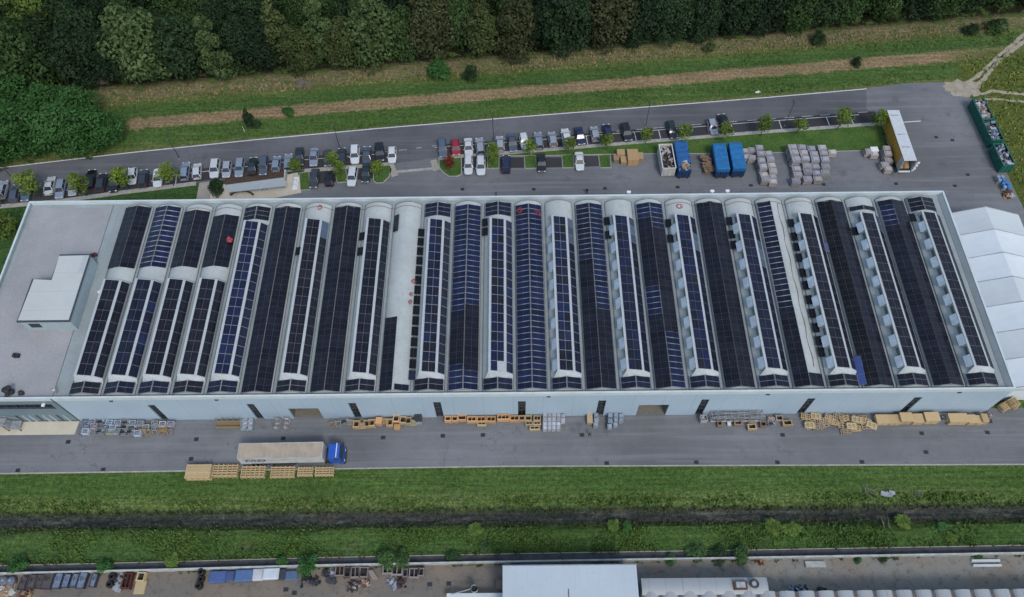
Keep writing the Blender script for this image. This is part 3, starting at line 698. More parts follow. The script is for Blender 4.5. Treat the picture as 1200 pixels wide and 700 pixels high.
    if i in BACKCAP:
        yb, nr = BACKCAP[i]; cb = NAVY if i in (11, 13) else DARK
        fb = lambda a, b, c=cb: bl(.04, c, .4)
        vhalf(vt, xc, -1, yb, nr-(i == 25), fb, sv=.98); vhalf(vt, xc, 1, yb, nr-(i == 25), fb, sv=.98)
    if short:
        rows = {1: 12, 2: 12, 3: 11, 4: 10}[i]; fs = (lambda a, b: bl(.12)) if i == 2 else (lambda a, b: dk())
        vhalf(vt, xc, -1, 24.1, rows, fs); vhalf(vt, xc, 1, 24.1, rows, fs)
    # awning windows in the west face, dark glazing between them
    nw = 8 if not short else 5; pw = (ym1-ym0-.4)/nw
    for k in range(nw):
        ya = ym0+.3+k*pw; yb = ya+pw*.50
        if not short:
            pj = .72 if i > 13 else .12   # the western vaults keep their windows shut
            wnd = MB().hexa([(xa-pj, ya, zt-.95), (xa-pj+.06, ya, zt-1.0), (xa-pj+.06, yb, zt-1.0), (xa-pj, yb, zt-.95), (xa-.03, ya, zt-.06), (xa+.0, ya, zt-.12), (xa+.0, yb, zt-.12), (xa-.03, yb, zt-.06)])
            wnd.quad([(xa-.03, ya, zt-.1), (xa-pj+.02, ya, zt-.97), (xa-.02, ya, zt-.97)]); wnd.quad([(xa-.03, yb, zt-.1), (xa-pj+.02, yb, zt-.97), (xa-.02, yb, zt-.97)])
            wnd.build('skylight_window', 'pane', vt)
        MB().bx(xa-.03, xa-.004, yb+.12, yb+pw*.42, zt-1.05, zt-.25).build('glazing', 'skyglass', vt)
    for yy in WESTMOD.get(i, []):
        array(vt, (xw-.42, yy, VZ+.36), (.95, 0, .22), (0, 1, 0), 1, 1, 1.0, 1.75, 0, 0, lambda a, b: dk(0, BLK, .1), 'solar_panel')
# lightning conductor cables along both ends of the vaults
for yy, lift in ((36.55, .05), (Y1-.05, .04)):
    pts = []
    for i in range(1, 28):
        xw = 2.42+PITCHX*(i-1); pts += [(xw+VW*k/8, yy+rt.uniform(-.06, .06), VZ+arch(-VW/2+VW*k/8)+lift) for k in range(9)]
    if lift == .05:
        MB().tube(pts[9*2:9*4], .05, 5).build('conductor_cable', 'cable', fac); MB().tube(pts[9*5:9*10], .05, 5).build('conductor_cable', 'cable', fac)
        MB().tube(pts[9*18:9*24], .05, 5).build('conductor_cable', 'cable', fac)
for i in (6, 9, 10, 12, 15, 17, 19, 21):   # small roof vents on the bare vault ends
    pass

# ================================================================== STORAGE TENT
tent = tag(empty('storage_tent', (L+.7, 2.0, 0)), 'long white gabled storage tent standing against the east wall of the factory', 'tent')
TX0, TX1, TY1, NB = 0.0, 14.9, 34.9, 7
for b in range(NB):
    a, e = TY1*b/NB, TY1*(b+1)/NB; mid = (a+e)/2; mt = 'tent2' if b in (1, 3) or b == 6 else 'tent'
    mb = MB(); rows = []
    for yy, sg in ((a+.06, 0), (a+1.2, .09), (mid, .13), (e-1.2, .09), (e-.06, 0)):
        rows.append([(TX0, yy, 0), (TX0, yy, 4.4-sg*.3), (TX0+3.7, yy, 5.75-sg), (7.45, yy, 7.0-sg*.5), (TX1-3.7, yy, 5.75-sg), (TX1, yy, 4.4-sg*.3), (TX1, yy, 0)])
    for r, q in zip(rows, rows[1:]):
        for k in range(6): mb.quad([r[k], r[k+1], q[k+1], q[k]])
    mb.build('roof_panel', mt, tent)
for b in range(NB+1):
    yy = TY1*b/NB; mb = MB()
    pts = [(TX0, yy, 0), (TX0, yy, 4.42), (7.45, yy, 7.04), (TX1, yy, 4.42), (TX1, yy, 0)]
    for p, q in zip(pts, pts[1:]): mb.bar(p, q, .14, .06)
    mb.build('frame_arch', 'steel', tent)
for yy in (.03, TY1-.03):
    MB().quad([(TX0+.05, yy, 0), (TX1-.05, yy, 0), (TX1-.05, yy, 4.36), (7.45, yy, 6.96), (TX0+.05, yy, 4.36)]).build('gable_wall', 'tent', tent)
MB().bx(TX0, TX1, -.04, .0, 4.2, 4.34).build('gable_beam', 'steel', tent)

# ================================================================== CARS
CARS = {   # L, W, H, belt, hood length, boot length, roof start/end, window rake
 'hatchback': dict(L=4.05, W=1.76, H=1.47, bl=.94, yb=(-1.95, .98), yr=(-1.45, .30)),
 'saloon': dict(L=4.6, W=1.80, H=1.45, bl=.93, yb=(-1.55, 1.0), yr=(-.85, .28)),
 'estate': dict(L=4.6, W=1.80, H=1.48, bl=.95, yb=(-2.2, 1.0), yr=(-1.85, .30)),
 'off-roader': dict(L=4.55, W=1.88, H=1.70, bl=1.05, yb=(-2.15, 1.05), yr=(-1.8, .40)),
}
def make_car(kind):
    p = CARS[kind]; l2, w2 = p['L']/2, p['W']/2; bl_ = p['bl']; root = empty('parked_car')
    st = [(-l2, .84, .42, bl_-.22), (-l2+.06, .92, .30, bl_-.05), (-l2+.5, .985, .24, bl_), (-l2+1.0, 1.0, .22, bl_+.01), (.4, 1.0, .22, bl_-.01), (p['yb'][1], .99, .22, bl_-.03), (l2-.75, .96, .24, bl_-.14), (l2-.28, .90, .26, bl_-.22), (l2-.07, .78, .32, bl_-.32), (l2, .62, .40, bl_-.40)]
    mb = MB(); rings = []
    for y, k, zb, zt in st:
        h = w2*k; rings.append([(-h*.9, y, zb), (h*.9, y, zb), (h, y, zb+.16), (h*1.0, y, (zb+zt)/2+.1), (h*.955, y, zt-.05), (h*.80, y, zt), (-h*.80, y, zt), (-h*.955, y, zt-.05), (-h, y, (zb+zt)/2+.1), (-h, y, zb+.16)])
    mb.loft(rings)
    b0, b1 = p['yb']; r0, r1 = p['yr']; Hh = p['H']; wb, wr = w2*.90, w2*.70
    # painted roof skin and pillars
    rr = []
    for y, k, dz_ in ((r0-.08, .93, -.06), (r0+.1, 1., -.005), ((r0+r1)/2, 1.02, .02), (r1-.1, 1., 0), (r1+.06, .95, -.05)):
        h = wr*k; rr.append([(-h, y, Hh-.05+dz_), (h, y, Hh-.05+dz_), (h*.9, y, Hh+dz_), (-h*.9, y, Hh+dz_)])
    mb.loft(rr)
    for s in (-1, 1):
        mb.bar((s*wb*.99, b0+.06, bl_-.02), (s*wr*.98, r0, Hh-.04), .10, .12); mb.bar((s*wb*.99, b1-.05, bl_-.03), (s*wr*.98, r1, Hh-.04), .07, .08)
        mb.bar((s*wb*1.0, (b0+b1)/2-.15, bl_-.02), (s*wr*1.0, (r0+r1)/2, Hh-.04), .05, .09)
    mb.build('body', 'carpaint', root)
    g = MB(); g.hexa([(-wb, b0, bl_-.04), (wb, b0, bl_-.04), (wb, b1, bl_-.06), (-wb, b1, bl_-.06), (-wr, r0, Hh-.05), (wr, r0, Hh-.05), (wr, r1, Hh-.05), (-wr, r1, Hh-.05)])
    g.build('windows', 'carglass', root)
    for y in (-l2+.82, l2-.85):
        for s in (-1, 1):
            k = MB(); x = s*(w2-.12); k.tube([(x-s*.10, y, .32), (x+s*.10, y, .32)], .32, 14, 0); k.tube([(x+s*.09, y, .32), (x+s*.115, y, .32)], .20, 10, 1); k.build('wheel', ['tyre', 'rim'], root)
    for s in (-1, 1):
        MB().box((s*w2*.62, l2-.16, bl_-.33), (.36, .26, .13), rz=-s*.35).build('headlight', 'lens', root)
        MB().box((s*w2*.72, -l2+.04, bl_-.12), (.30, .12, .18)).build('tail_light', 'tail', root)
        MB().hexa([(s*(w2-.02), b1-.12, bl_), (s*(w2+.16), b1-.10, bl_), (s*(w2+.16), b1+.02, bl_), (s*(w2-.02), b1+.02, bl_), (s*(w2-.02), b1-.12, bl_+.13), (s*(w2+.16), b1-.10, bl_+.13), (s*(w2+.16), b1+.02, bl_+.13), (s*(w2-.02), b1+.02, bl_+.13)]).build('wing_mirror', 'carpaint', root)
    MB().box((0, l2-.02, .52), (.55, .03, .12)).build('number_plate', 'white', root)
    return root
CC = dict(white=(.52, .55, .57), silver=(.29, .32, .36), pale=(.205, .25, .32), slate=(.058, .078, .108), grey=(.035, .040, .050), black=(.008, .008, .010), navy=(.014, .018, .058), red=(.28, .010, .025), green=(.012, .024, .024), blue=(.065, .095, .145))
CN = dict(white='white', silver='silver', pale='pale blue-grey', slate='slate blue', grey='dark grey', black='black', navy='navy blue', red='red', green='blackish green', blue='steel blue')
ROW = [(3, 222, 'silver', 'off-roader'), (18, 226, 'slate', 'estate'), (31, 225.5, 'blue', 'hatchback'), (58.5, 217, 'white', 'saloon'), (71, 221, 'pale', 'estate'), (86, 219, 'silver', 'hatchback'), (106, 208.5, 'black', 'saloon'), (119, 213, 'grey', 'estate'), (134, 214, 'black', 'off-roader'), (155.5, 206, 'white', 'hatchback'), (168, 208.5, 'grey', 'estate'), (185, 208, 'white', 'saloon'), (217, 200, 'pale', 'estate'), (231, 200, 'white', 'hatchback'), (252, 197.5, 'white', 'off-roader'), (266, 198, 'silver', 'hatchback'), (281, 196, 'pale', 'estate'), (296, 194, 'green', 'saloon'), (309, 194, 'slate', 'estate'), (324, 191.5, 'pale', 'hatchback'),
       (338, 190, 'pale', 'estate'), (351, 183, 'green', 'saloon'), (368, 183.5, 'pale', 'saloon'), (384, 185, 'grey', 'hatchback'), (401, 183, 'grey', 'estate'), (416, 181, 'white', 'off-roader'), (430, 181, 'slate', 'saloon'), (445, 178.5, 'black', 'off-roader'), (459.5, 181, 'white', 'hatchback'),
       (518.5, 173.5, 'blue', 'estate'), (534, 172.5, 'red', 'hatchback'), (549, 172, 'white', 'saloon'), (562.5, 171, 'silver', 'estate'), (586, 168, 'silver', 'hatchback'), (600.5, 167, 'slate', 'saloon'), (614, 164.5, 'white', 'hatchback'), (631, 164.5, 'pale', 'estate'), (647.5, 163, 'silver', 'hatchback'), (663.5, 160, 'white', 'estate'), (679.5, 159, 'navy', 'saloon'), (697, 156.5, 'silver', 'hatchback'), (712, 153.5, 'navy', 'hatchback'), (734, 155, 'black', 'off-roader'), (787.5, 152, 'green', 'estate'), (835, 148, 'silver', 'hatchback'), (848.5, 142.5, 'black', 'saloon')]
ROW2 = [(368.5, 209, 'grey', 'estate'), (387, 208, 'black', 'hatchback'), (413, 207, 'white', 'off-roader'), (429, 202.5, 'green', 'saloon'), (549, 193, 'white', 'estate'), (563.5, 194, 'white', 'off-roader'), (593, 192, 'navy', 'off-roader'), (634.5, 190.5, 'black', 'saloon'), (679, 188.5, 'white', 'saloon')]
PROTO = {}
def car(kind, loc, rz, col):
    first = kind not in PROTO
    if first: PROTO[kind] = make_car(kind)
    o = PROTO[kind] if first else copy_tree(PROTO[kind])
    o.location = loc; o.rotation_euler.z = rz
    for ch in o.children: ch.color = (*col, 1)
    return o
rc = random.Random(5)
made = []
for idx, (px, py, c, k) in enumerate(ROW):
    p = at(px, py, .7); s = .0975 if px > 250 else .13
    rz = math.atan(s)+rc.uniform(-.04, .04) + (math.pi if rc.random() < .72 else 0)
    made.append((car(k, (p.x, p.y-.1, .02), rz, tuple(v*g for g in [rc.uniform(.88, 1.1)] for v in CC[c])), c, k))
for idx, (o, c, k) in enumerate(made):
    nb = []
    if idx: nb.append(CN[made[idx-1][1]])
    if idx+1 < len(made): nb.append(CN[made[idx+1][1]])
    half, n = ('western', idx+1) if idx < 29 else ('eastern', idx-28)
    tag(o, f'{CN[c]} {k} car, {ORD[n]} from the left in the {half} roadside row', 'car', 'cars parked along the road')
made2 = []
for idx, (px, py, c, k) in enumerate(ROW2):
    p = at(px, py, .7)
    made2.append(car(k, (p.x, p.y-.1, .025), rc.uniform(-.03, .03)+(math.pi if idx not in (1, 6) else 0), CC[c]))
L2 = ['dark grey estate car on the yard side, beside the leftmost grass island', 'black hatchback on the yard side between the first two grass islands', 'tall white car on the yard side, right of the second grass island', 'blackish green saloon on the yard side, left of the rounded grass island', 'white estate car on the yard side beside the red leaved shrub', 'tall white car with dark glass on the yard side, left of a grass island', 'tall navy car alone in a yard side stall between two grass islands', 'black saloon alone in a yard side stall south of the kerb', 'white saloon on the yard side, easternmost of the yard side cars']
for o, l in zip(made2, L2): tag(o, l, 'car', 'cars parked on the yard side of the kerb')

# ================================================================== LARGE VEHICLES AND CONTAINERS
def wheelset(parent, xs_, ys_, r=.5):
    for x in xs_:
        for s in ys_:
            k = MB(); k.tube([(x, s-.16, r), (x, s+.16, r)], r, 14, 0); k.tube([(x, s-(.17), r), (x, s+.17, r)], r*.5, 10, 1); k.build('wheel', ['tyre', 'rim'], parent)
# articulated lorry, pointing east
p = at(278, 541.5, 0); lx, ly = at(277.5, 537.5, 3.7).x, (at(277, 537, 3.7).y+at(281, 521, 3.7).y)/2
lor = tag(empty('articulated_lorry', (lx, ly, .01), R(.6)), 'articulated lorry with blue cab and beige roofed trailer parked along the grass verge', 'lorry')
TL = 13.3
MB().bx(0, TL, -1.25, 1.25, 1.30, 3.66).build('trailer_body', wear('grey_white_side', (.44, .45, .455), .5, amt=.2, scale=.7), lor)
mb = MB(); mb.bx(.05, TL-.05, -1.2, 1.2, 3.66, 3.71)
o = mb.build('roof_tarpaulin', wear('beige_tarpaulin', (.37, .305, .23), .75, amt=.2, scale=.6), lor)
mb = MB()
for k in range(16): x = .5+k*.82; mb.bx(x-.02, x+.02, -1.18, 1.18, 3.71, 3.735)
mb.build('roof_rib', 'wallcon', o)
mb = MB()
for a in ((0, TL, -1.27, -1.17), (0, TL, 1.17, 1.27)): mb.bx(a[0], a[1], a[2], a[3], 3.62, 3.76)
mb.bx(-.02, .1, -1.16, 1.16, 3.62, 3.76); mb.bx(TL-.12, TL+.02, -1.16, 1.16, 3.62, 3.76); mb.build('roof_rail', 'wallcon', lor)
mb = MB(); mb.bx(.3, TL+.5, -.9, .9, .85, 1.14); mb.build('chassis', 'darksteel', lor)
MB().bx(3.8, 8.6, -1.2, -1.1, .45, 1.1).build('side_guard', 'darksteel', lor)
wheelset(lor, (2.0, 3.3, 4.6), (-1.05, 1.05)); wheelset(lor, (TL+.35, TL+3.2-.6), (-1.02, 1.02))
def text(s, size, loc, rot, mat, parent, name='lettering', bold=0.0, sx=1.0):
    cu = bpy.data.curves.new(name, 'FONT'); cu.body = s; cu.size = size; cu.extrude = .01; cu.offset = bold
    o = bpy.data.objects.new(name, cu); COL.objects.link(o)
    dg = bpy.context.evaluated_depsgraph_get(); me = bpy.data.meshes.new_from_object(o.evaluated_get(dg)); bpy.data.objects.remove(o)
    me.materials.clear(); me.materials.append(M[mat]); o = link(name, me, parent, loc); o.rotation_euler = rot; o.scale.x = sx; return o
text('ZVND', 1.5, (.85, -1.262, 2.15), (R(90), 0, 0), 'letter', lor, bold=.03, sx=.78)
MB().hexa([(3.75, -1.272, 2.83), (4.25, -1.272, 2.45), (4.25, -1.262, 2.45), (3.75, -1.262, 2.83), (3.76, -1.272, 2.85), (4.25, -1.272, 3.22), (4.25, -1.262, 3.22), (3.76, -1.262, 2.85)]).build('emblem', 'letter', lor)
mb = MB(); r = random.Random(14); x = 4.75
while x < 8.2:   # the small line beside it, too fine to read in the photograph: worn strokes
    w = r.uniform(.10, .22); mb.bx(x, x+w*.35, -1.262, -1.256, 2.55, 2.55+r.choice([.3, .42])); mb.bx(x+w*.36, x+w, -1.262, -1.256, 2.55, 2.63); x += w+r.choice([.09, .09, .26])
mb.build('small_lettering', 'lettergrey', lor)
BLUEC = (.012, .085, .42)
x0 = TL+.75
mb = MB(); rings = []
for x, zt, h in ((x0, 3.0, 1.18), (x0+.12, 3.15, 1.22), (x0+1.3, 3.2, 1.23), (x0+1.75, 3.0, 1.2), (x0+2.15, 2.0, 1.2), (x0+2.25, 1.2, 1.18), (x0+2.22, .55, 1.12)):
    rings.append([(x, -h, .55), (x, h, .55), (x, h, max(zt-.12, .6)), (x, h*.92, max(zt, .65)), (x, -h*.92, max(zt, .65)), (x, -h, max(zt-.12, .6))])
cab = mb.loft(rings).build('cab', 'paint', lor, color=BLUEC)
MB().hexa([(x0+1.80, -1.05, 2.95), (x0+2.18, -1.08, 1.98), (x0+2.18, 1.08, 1.98), (x0+1.80, 1.05, 2.95), (x0+1.84, -1.05, 2.99), (x0+2.22, -1.08, 2.02), (x0+2.22, 1.08, 2.02), (x0+1.84, 1.05, 2.99)]).build('windscreen', 'carglass', cab)
for s in (-1, 1):
    MB().bx(x0+.75, x0+1.7, s*1.22-.015, s*1.22+.025, 1.95, 2.75).build('side_window', 'carglass', cab)
    MB().box((x0+2.1, s*1.45, 2.3), (.15, .28, .6)).build('mirror', 'darksteel', cab)
    MB().box((x0+2.26, s*.85, .85), (.1, .38, .22)).build('headlight', 'lens', cab)
MB().bx(x0+.1, x0+1.35, -1.05, 1.05, 3.2, 3.3).build('roof_fairing', 'paint', cab, color=BLUEC)
mb = MB(); mb.bx(x0+1.3, x0+1.4, -1.15, 1.15, 3.2, 3.45); mb.build('roof_visor', 'white', cab)
MB().bx(x0+2.0, x0+2.42, -1.1, 1.1, .35, .75).build('bumper', 'darksteel', lor)
# ochre curtain trailer with open rear doors, pointing north
yt = tag(empty('curtain_trailer', (149.52, 57.1, .01)), 'white roofed semi trailer with ochre curtain side and open rear doors', 'trailer')
hx, y0_, y1_ = 1.22, -6.65, 6.65
MB().bx(-hx, hx, y0_, y1_, 1.1, 1.25).build('floor', 'darksteel', yt)
o = MB().bx(-hx, hx, y0_, y1_, 3.95, 4.05).build('roof', wear('trailer_roof', (.50, .53, .55), .5, amt=.15), yt)
mb = MB()
for yy in (-3.2, .1, 5.2): mb.bx(-.8, .7, yy-.12, yy+.12, 4.05, 4.08)
mb.build('roof_seam', 'steel', o)
OC = wear('ochre_curtain', (.42, .235, .035), .65, amt=.25, scale=1.2)
for s in (-1, 1):
    mb = MB(); n = 60
    ring = [[(s*(hx+.02+.03*math.sin(k*1.3)), y0_+1.4+(y1_-y0_-1.4)*k/n, 1.0), (s*(hx+.02+.03*math.sin(k*1.3)), y0_+1.4+(y1_-y0_-1.4)*k/n, 3.95)] for k in range(n+1)]
    for a, b in zip(ring, ring[1:]): mb.quad([a[0], b[0], b[1], a[1]])
    mb.build('side_curtain', OC, yt)
    MB().bx(s*hx-.03, s*hx+.03, y0_, y0_+1.4, 1.0, 3.95).build('side_panel', 'wallcon', yt)
MB().bx(-hx, hx, y1_-.05, y1_, 1.0, 3.95).build('front_panel', 'white', yt)
MB().hexa([(-hx, y0_, 1.1), (-hx-.75, y0_-1.0, 1.1), (-hx-.72, y0_-1.04, 1.1), (-hx+.04, y0_-.04, 1.1), (-hx, y0_, 3.9), (-hx-.35, y0_-.45, 3.9), (-hx-.32, y0_-.49, 3.9), (-hx+.04, y0_-.04, 3.9)]).build('rear_door', 'wallcon', yt)
mb = MB()
for k in range(6): mb.bx(hx+.05+.1*(k % 2), hx+.42+.22*(k % 2), y0_-.25-.02*k, y0_-.18, 1.1+.46*k, 1.1+.46*k+.44)
mb.build('rear_door', 'white', yt)
mb = MB(); mb.bx(-1.0, 1.0, y0_, y1_, .8, 1.09); mb.build('chassis', 'darksteel', yt); MB().box((0, y0_-.1, .9), (2.2, .25, .25)).build('rear_bumper', 'white', yt)
for yy in (-4.6, -3.3, -2.0):
    for s in (-1, 1): k = MB(); k.tube([(s*1.05-.16, yy, .5), (s*1.05+.16, yy, .5)], .5, 14); k.build('wheel', 'tyre', yt)
for s in (-1, 1): MB().bx(s*.8-.07, s*.8+.07, 3.6, 3.75, 0, 1.0).build('landing_leg', 'darksteel', yt)
for s in (-.6, .3): MB().bar((s*1.2, y0_+.3, 1.3), (s*1.1, y0_+2.2, 2.4), .9, .5).build('cargo', 'cardboard', yt)

def rubbish(parent, x0, x1, y0, y1, z, n, mats, seed, hmax=.7, name='scrap'):
    """loose scrap lying in a container: one heap mesh"""
    r = random.Random(seed); mb = MB()
    mb.bx(x0, x1, y0, y1, z-.35, z-.3, 0)
    for _ in range(n):
        x, y = r.uniform(x0+.15, x1-.15), r.uniform(y0+.15, y1-.15)
        sx, sy_, sz = r.uniform(.15, .9), r.uniform(.15, .7), r.uniform(.05, .4)
        mb.box((x, y, z+r.uniform(-.35, hmax*.5)), (sx, sy_, sz), r.uniform(0, 3), r.randrange(len(mats)), r.uniform(-.5, .5), r.uniform(-.5, .5))
    return mb.build(name, mats, parent)
def skip_container(loc, rz, w, l, h, col, label, mats, seed, fill=.75, inner='rust', n=110):
    c = tag(empty('scrap_container', loc, rz), label, 'container')
    mb = MB(); t = .1
    for s in (-1, 1):
        mb.bx(s*(w/2-t/2)-t/2, s*(w/2-t/2)+t/2, -l/2, l/2, .25, h); mb.bx(-w/2+t, w/2-t, s*(l/2-t/2)-t/2, s*(l/2-t/2)+t/2, .25, h)
    mb.bx(-w/2, w/2, -l/2, l/2, .18, .3)
    for k in range(int(l/.75)):
        y = -l/2+.4+k*.75
        for s in (-1, 1): mb.bx(s*(w/2+.045)-.045, s*(w/2+.045)+.045, y-.06, y+.06, .3, h-.12)
    for s in (-1, 1):
        for k in (-.5, 0, .5): mb.bx(k*w*.7-.05, k*w*.7+.05, s*(l/2+.04)-.04, s*(l/2+.04)+.04, .3, h-.1)
    mb.build('body', 'paint', c, color=col)
    mb = MB()
    for s in (-1, 1): mb.bx(s*(w/2-.03)-.1, s*(w/2-.03)+.1, -l/2-.05, l/2+.05, h, h+.1); mb.bx(-w/2+.08, w/2-.08, s*(l/2-.02)-.09, s*(l/2-.02)+.09, h, h+.097)
    mb.build('rim', 'paint', c, color=col)
    mb = MB()
    for s in (-1, 1): mb.bx(s*(w/2-t)-.012, s*(w/2-t)+.012, -l/2+t, l/2-t, .4, h-.02)
    mb.build('lining', inner, c)
    mb = MB(); mb.tube([(-w/2+.3, -l/2+.3, .11), (-w/2+.6, -l/2+.3, .11)], .11, 8); mb.tube([(w/2-.6, -l/2+.3, .11), (w/2-.3, -l/2+.3, .11)], .11, 8); mb.tube([(w/2-.6, l/2-.3, .11), (w/2-.3, l/2-.3, .11)], .11, 8); mb.tube([(-w/2+.3, l/2-.3, .11), (-w/2+.6, l/2-.3, .11)], .11, 8)
    mb.build('roller', 'darksteel', c)
    hp = rubbish(None, -w/2+t+.05, w/2-t-.05, -l/2+t+.05, l/2-t-.05, h*fill, n, mats, seed)
    hp.location = loc; hp.rotation_euler.z = rz
    return c, hp
# white and blue containers north of the building
q = at(782.5, 203.5, 0); q2 = at(781, 189, 1.3)
c, hp = skip_container((q2.x+.0, q2.y+.2, .01), R(1.5), 2.6, 6.2, 2.5, (.55, .55, .52), 'white open topped container full of dark scrap', ['scrapdark', 'scrapdark', 'scraplight', 'rust'], 21, .72, 'scrapdark')
tag(hp, 'dark scrap metal and rubbish heaped inside the white container', 'scrap heap')
def tarp_box(loc, rz, w, l, h, label, torn=False):
    c = tag(empty('tarpaulin_container', loc, rz), label, 'container')
    mb = MB(); mb.bx(-w/2, w/2, -l/2, l/2, .4, h-.35)
    for k in range(int(l/.9)):
        for s in (-1, 1): mb.bx(s*(w/2+.035)-.035, s*(w/2+.035)+.035, -l/2+.4+k*.9, -l/2+.5+k*.9, .4, h-.5)
    mb.build('body', 'paint', c, color=(.012, .055, .16))
    r = random.Random(int(loc[0])); mb = MB(); rows = []
    ny = 14; y1 = l/2+.08; y0 = -l/2-.08 if not torn else -l/2+1.2
    for k in range(ny+1):
        y = y0+(y1-y0)*k/ny; e = .06*math.sin(k*2.1)+r.uniform(-.03, .03); cut = (1.4*(k == 0)) if torn else 0
        rows.append([(-w/2-.08, y-(.6 if torn and k == 0 else 0), h-.75), (-w/2-.06, y-(.6 if torn and k == 0 else 0), h+.0), (-w/2+.15, y-(.4 if torn and k == 0 else 0), h+.07+e*.4), (0, y+cut*.4, h+.09+e*.8), (w/2-.15, y+cut*.9, h+.07+e*.4), (w/2+.06, y+cut*1.3, h+.0), (w/2+.08, y+cut*1.3, h-.75)])
    for a, b in zip(rows, rows[1:]):
        for k in range(6):
            if torn and k >= 4 and rows.index(a) in (2, 3, 4, 8): continue
            mb.quad([a[k], a[k+1], b[k+1], b[k]])
    if not torn:
        for row, yy in ((rows[0], y0), (rows[-1], y1)): mb.quad(row)
    mb.build('tarpaulin', wear('blue_tarpaulin', (.014, .135, .33) if not torn else (.014, .095, .27), .55, amt=.3, scale=.9), c, smooth=False)
    mb = MB()
    for s in (-1, 1): mb.bx(s*w*.32-.06, s*w*.32+.06, -l/2-.1, l/2+.1, .12, .4)
    for k in range(4): mb.bx(-w/2+.35+k*(w-.7)/3-.06, -w/2+.35+k*(w-.7)/3+.06, -l/2-.1, -l/2, .3, h-.8)
    mb.build('frame', 'darksteel', c)
    for s in (-1, 1):
        for yy in (-l/2+.7, l/2-.7): MB().tube([(s*w*.36-.12, yy, .2), (s*w*.36+.12, yy, .2)], .2, 10).build('roller', 'tyre', c)
    if torn:
        rb = rubbish(None, -w/2+.15, w/2-.15, -l/2+.1, -l/2+2.6, h-.3, 45, ['cardboard', 'scraplight', 'cardboard'], 5)
        rb.location = loc; rb.rotation_euler.z = rz; tag(rb, 'brown cardboard waste spilling from under the torn blue tarpaulin', 'waste heap')
    return c
q = at(799, 188, 1.3); tarp_box((q.x, q.y, .01), R(1), 2.5, 7.2, 2.7, 'dark blue container with a torn tarpaulin, beside the white scrap container', True)
q = at(843.5, 189, 1.4); tarp_box((q.x, q.y, .01), R(-.5), 2.5, 6.6, 2.8, 'left one of two bright blue tarpaulin covered containers standing side by side')
q = at(862.5, 188, 1.4); tarp_box((q.x, q.y, .01), R(-.5), 2.5, 6.6, 2.8, 'right one of two bright blue tarpaulin covered containers, next to the wrapped stacks')
GR = (.012, .115, .085)
for n, (px, py, lab, inner, mats) in enumerate((
    (1148.5, 132.5, 'northernmost green scrap container with a rusty brown inside', 'rust', ['scrapblue', 'scraplight', 'cardboard']),
    (1160, 157, 'middle green scrap container heaped with pale blue-grey scrap', 'scrapdark', ['scrapblue', 'scraplight', 'scrapblue', 'scrapdark']),
    (1173, 186, 'southernmost green scrap container with a bright green end', 'scrapdark', ['scrapblue', 'scraplight', 'scrapblue', 'scrapdark']))):
    q = at(px, py, 1.1)
    c, hp = skip_container((q.x, q.y, .02), R(2.5), 2.45, 5.6, 2.3, GR, lab, mats, 40+n, .85, inner, 90)
    tag(hp, ['reddish and grey scrap inside the northernmost green container', 'pale grey scrap inside the middle green container', 'blue-grey scrap inside the southernmost green container'][n], 'scrap heap', 'scrap in the green containers')
MB().box((0, 0, .5), (.8, .8, .9)).bx(-.45, .45, -.45, .45, .95, 1.05).build('waste_bin', 'white', None, at(1161, 178.5, 0)); tag(bpy.data.objects['waste_bin'], 'small white bin in front of the green scrap containers', 'bin')
def drum_pallet(loc, cols, label, seed):
    t = tag(empty('drum_pallet', loc), label, 'drums')
    mb = MB(); mb.bx(-.85, .85, -.85, .85, .0, .16); mb.build('pallet', 'wood', t, color=(.3, .22, .13))
    r = random.Random(seed)
    for x in (-.4, .4):
        for y in (-.4, .4):
            d = MB().tube([(x, y, .16), (x, y, .45), (x, y, .47), (x, y, .75), (x, y, .77), (x, y, 1.05)], [.33, .33, .35, .35, .33, .33], 14).build('drum', 'paint', t, color=r.choice(cols))
    return t
BL = [(.02, .12, .36), (.03, .18, .45), (.25, .32, .42)]
for px, py, lab in ((1172, 211, 'pallet of blue drums just south of the green containers'), (1178, 219, 'pallet of blue drums at the southern end of the container row')):
    q = at(px, py, .5); drum_pallet((q.x, q.y, .02), BL, lab, px)
q = at(1181, 229, .3); rb = rubbish(None, -.9, .9, -.8, .8, .4, 24, ['cardboard', 'scraplight', 'rust'], 77); rb.location = (q.x, q.y, .02); tag(rb, 'small heap of boxes and planks beside the blue drums', 'waste heap')

# ================================================================== STACKS, CRATES, CAGES (one builder per kind, then copies)
rk = random.Random(9)
PR = {}
def proto(key, fn):
    """first call builds the thing, later calls copy it with its parts"""
    if key not in PR: PR[key] = fn(); return PR[key]
    return copy_tree(PR[key])
def place(o, px, py, zc, rz, label, cat, group=None, col=None, z=.02, sc=None):
    q = at(px, py, zc); o.location = (q.x, q.y, z); o.rotation_euler.z = rz; tag(o, label, cat, group)
    if sc: o.scale = sc
    if col:
        for x in [o]+list(o.children):
            if x.type == 'MESH': x.color = (*col, 1)
    return o
def pallet_part(parent=None, w=1.2, d=1.0, z=0., name='pallet'):
    mb = MB()
    for k in range(5): mb.box((0, -d/2+.08+k*(d-.16)/4, z+.13), (w, .12, .03))
    for k in (-1, 0, 1): mb.box((k*(w/2-.07), 0, z+.06), (.12, d, .09))
    return mb.build(name, 'wood', parent, color=(.30, .22, .13))
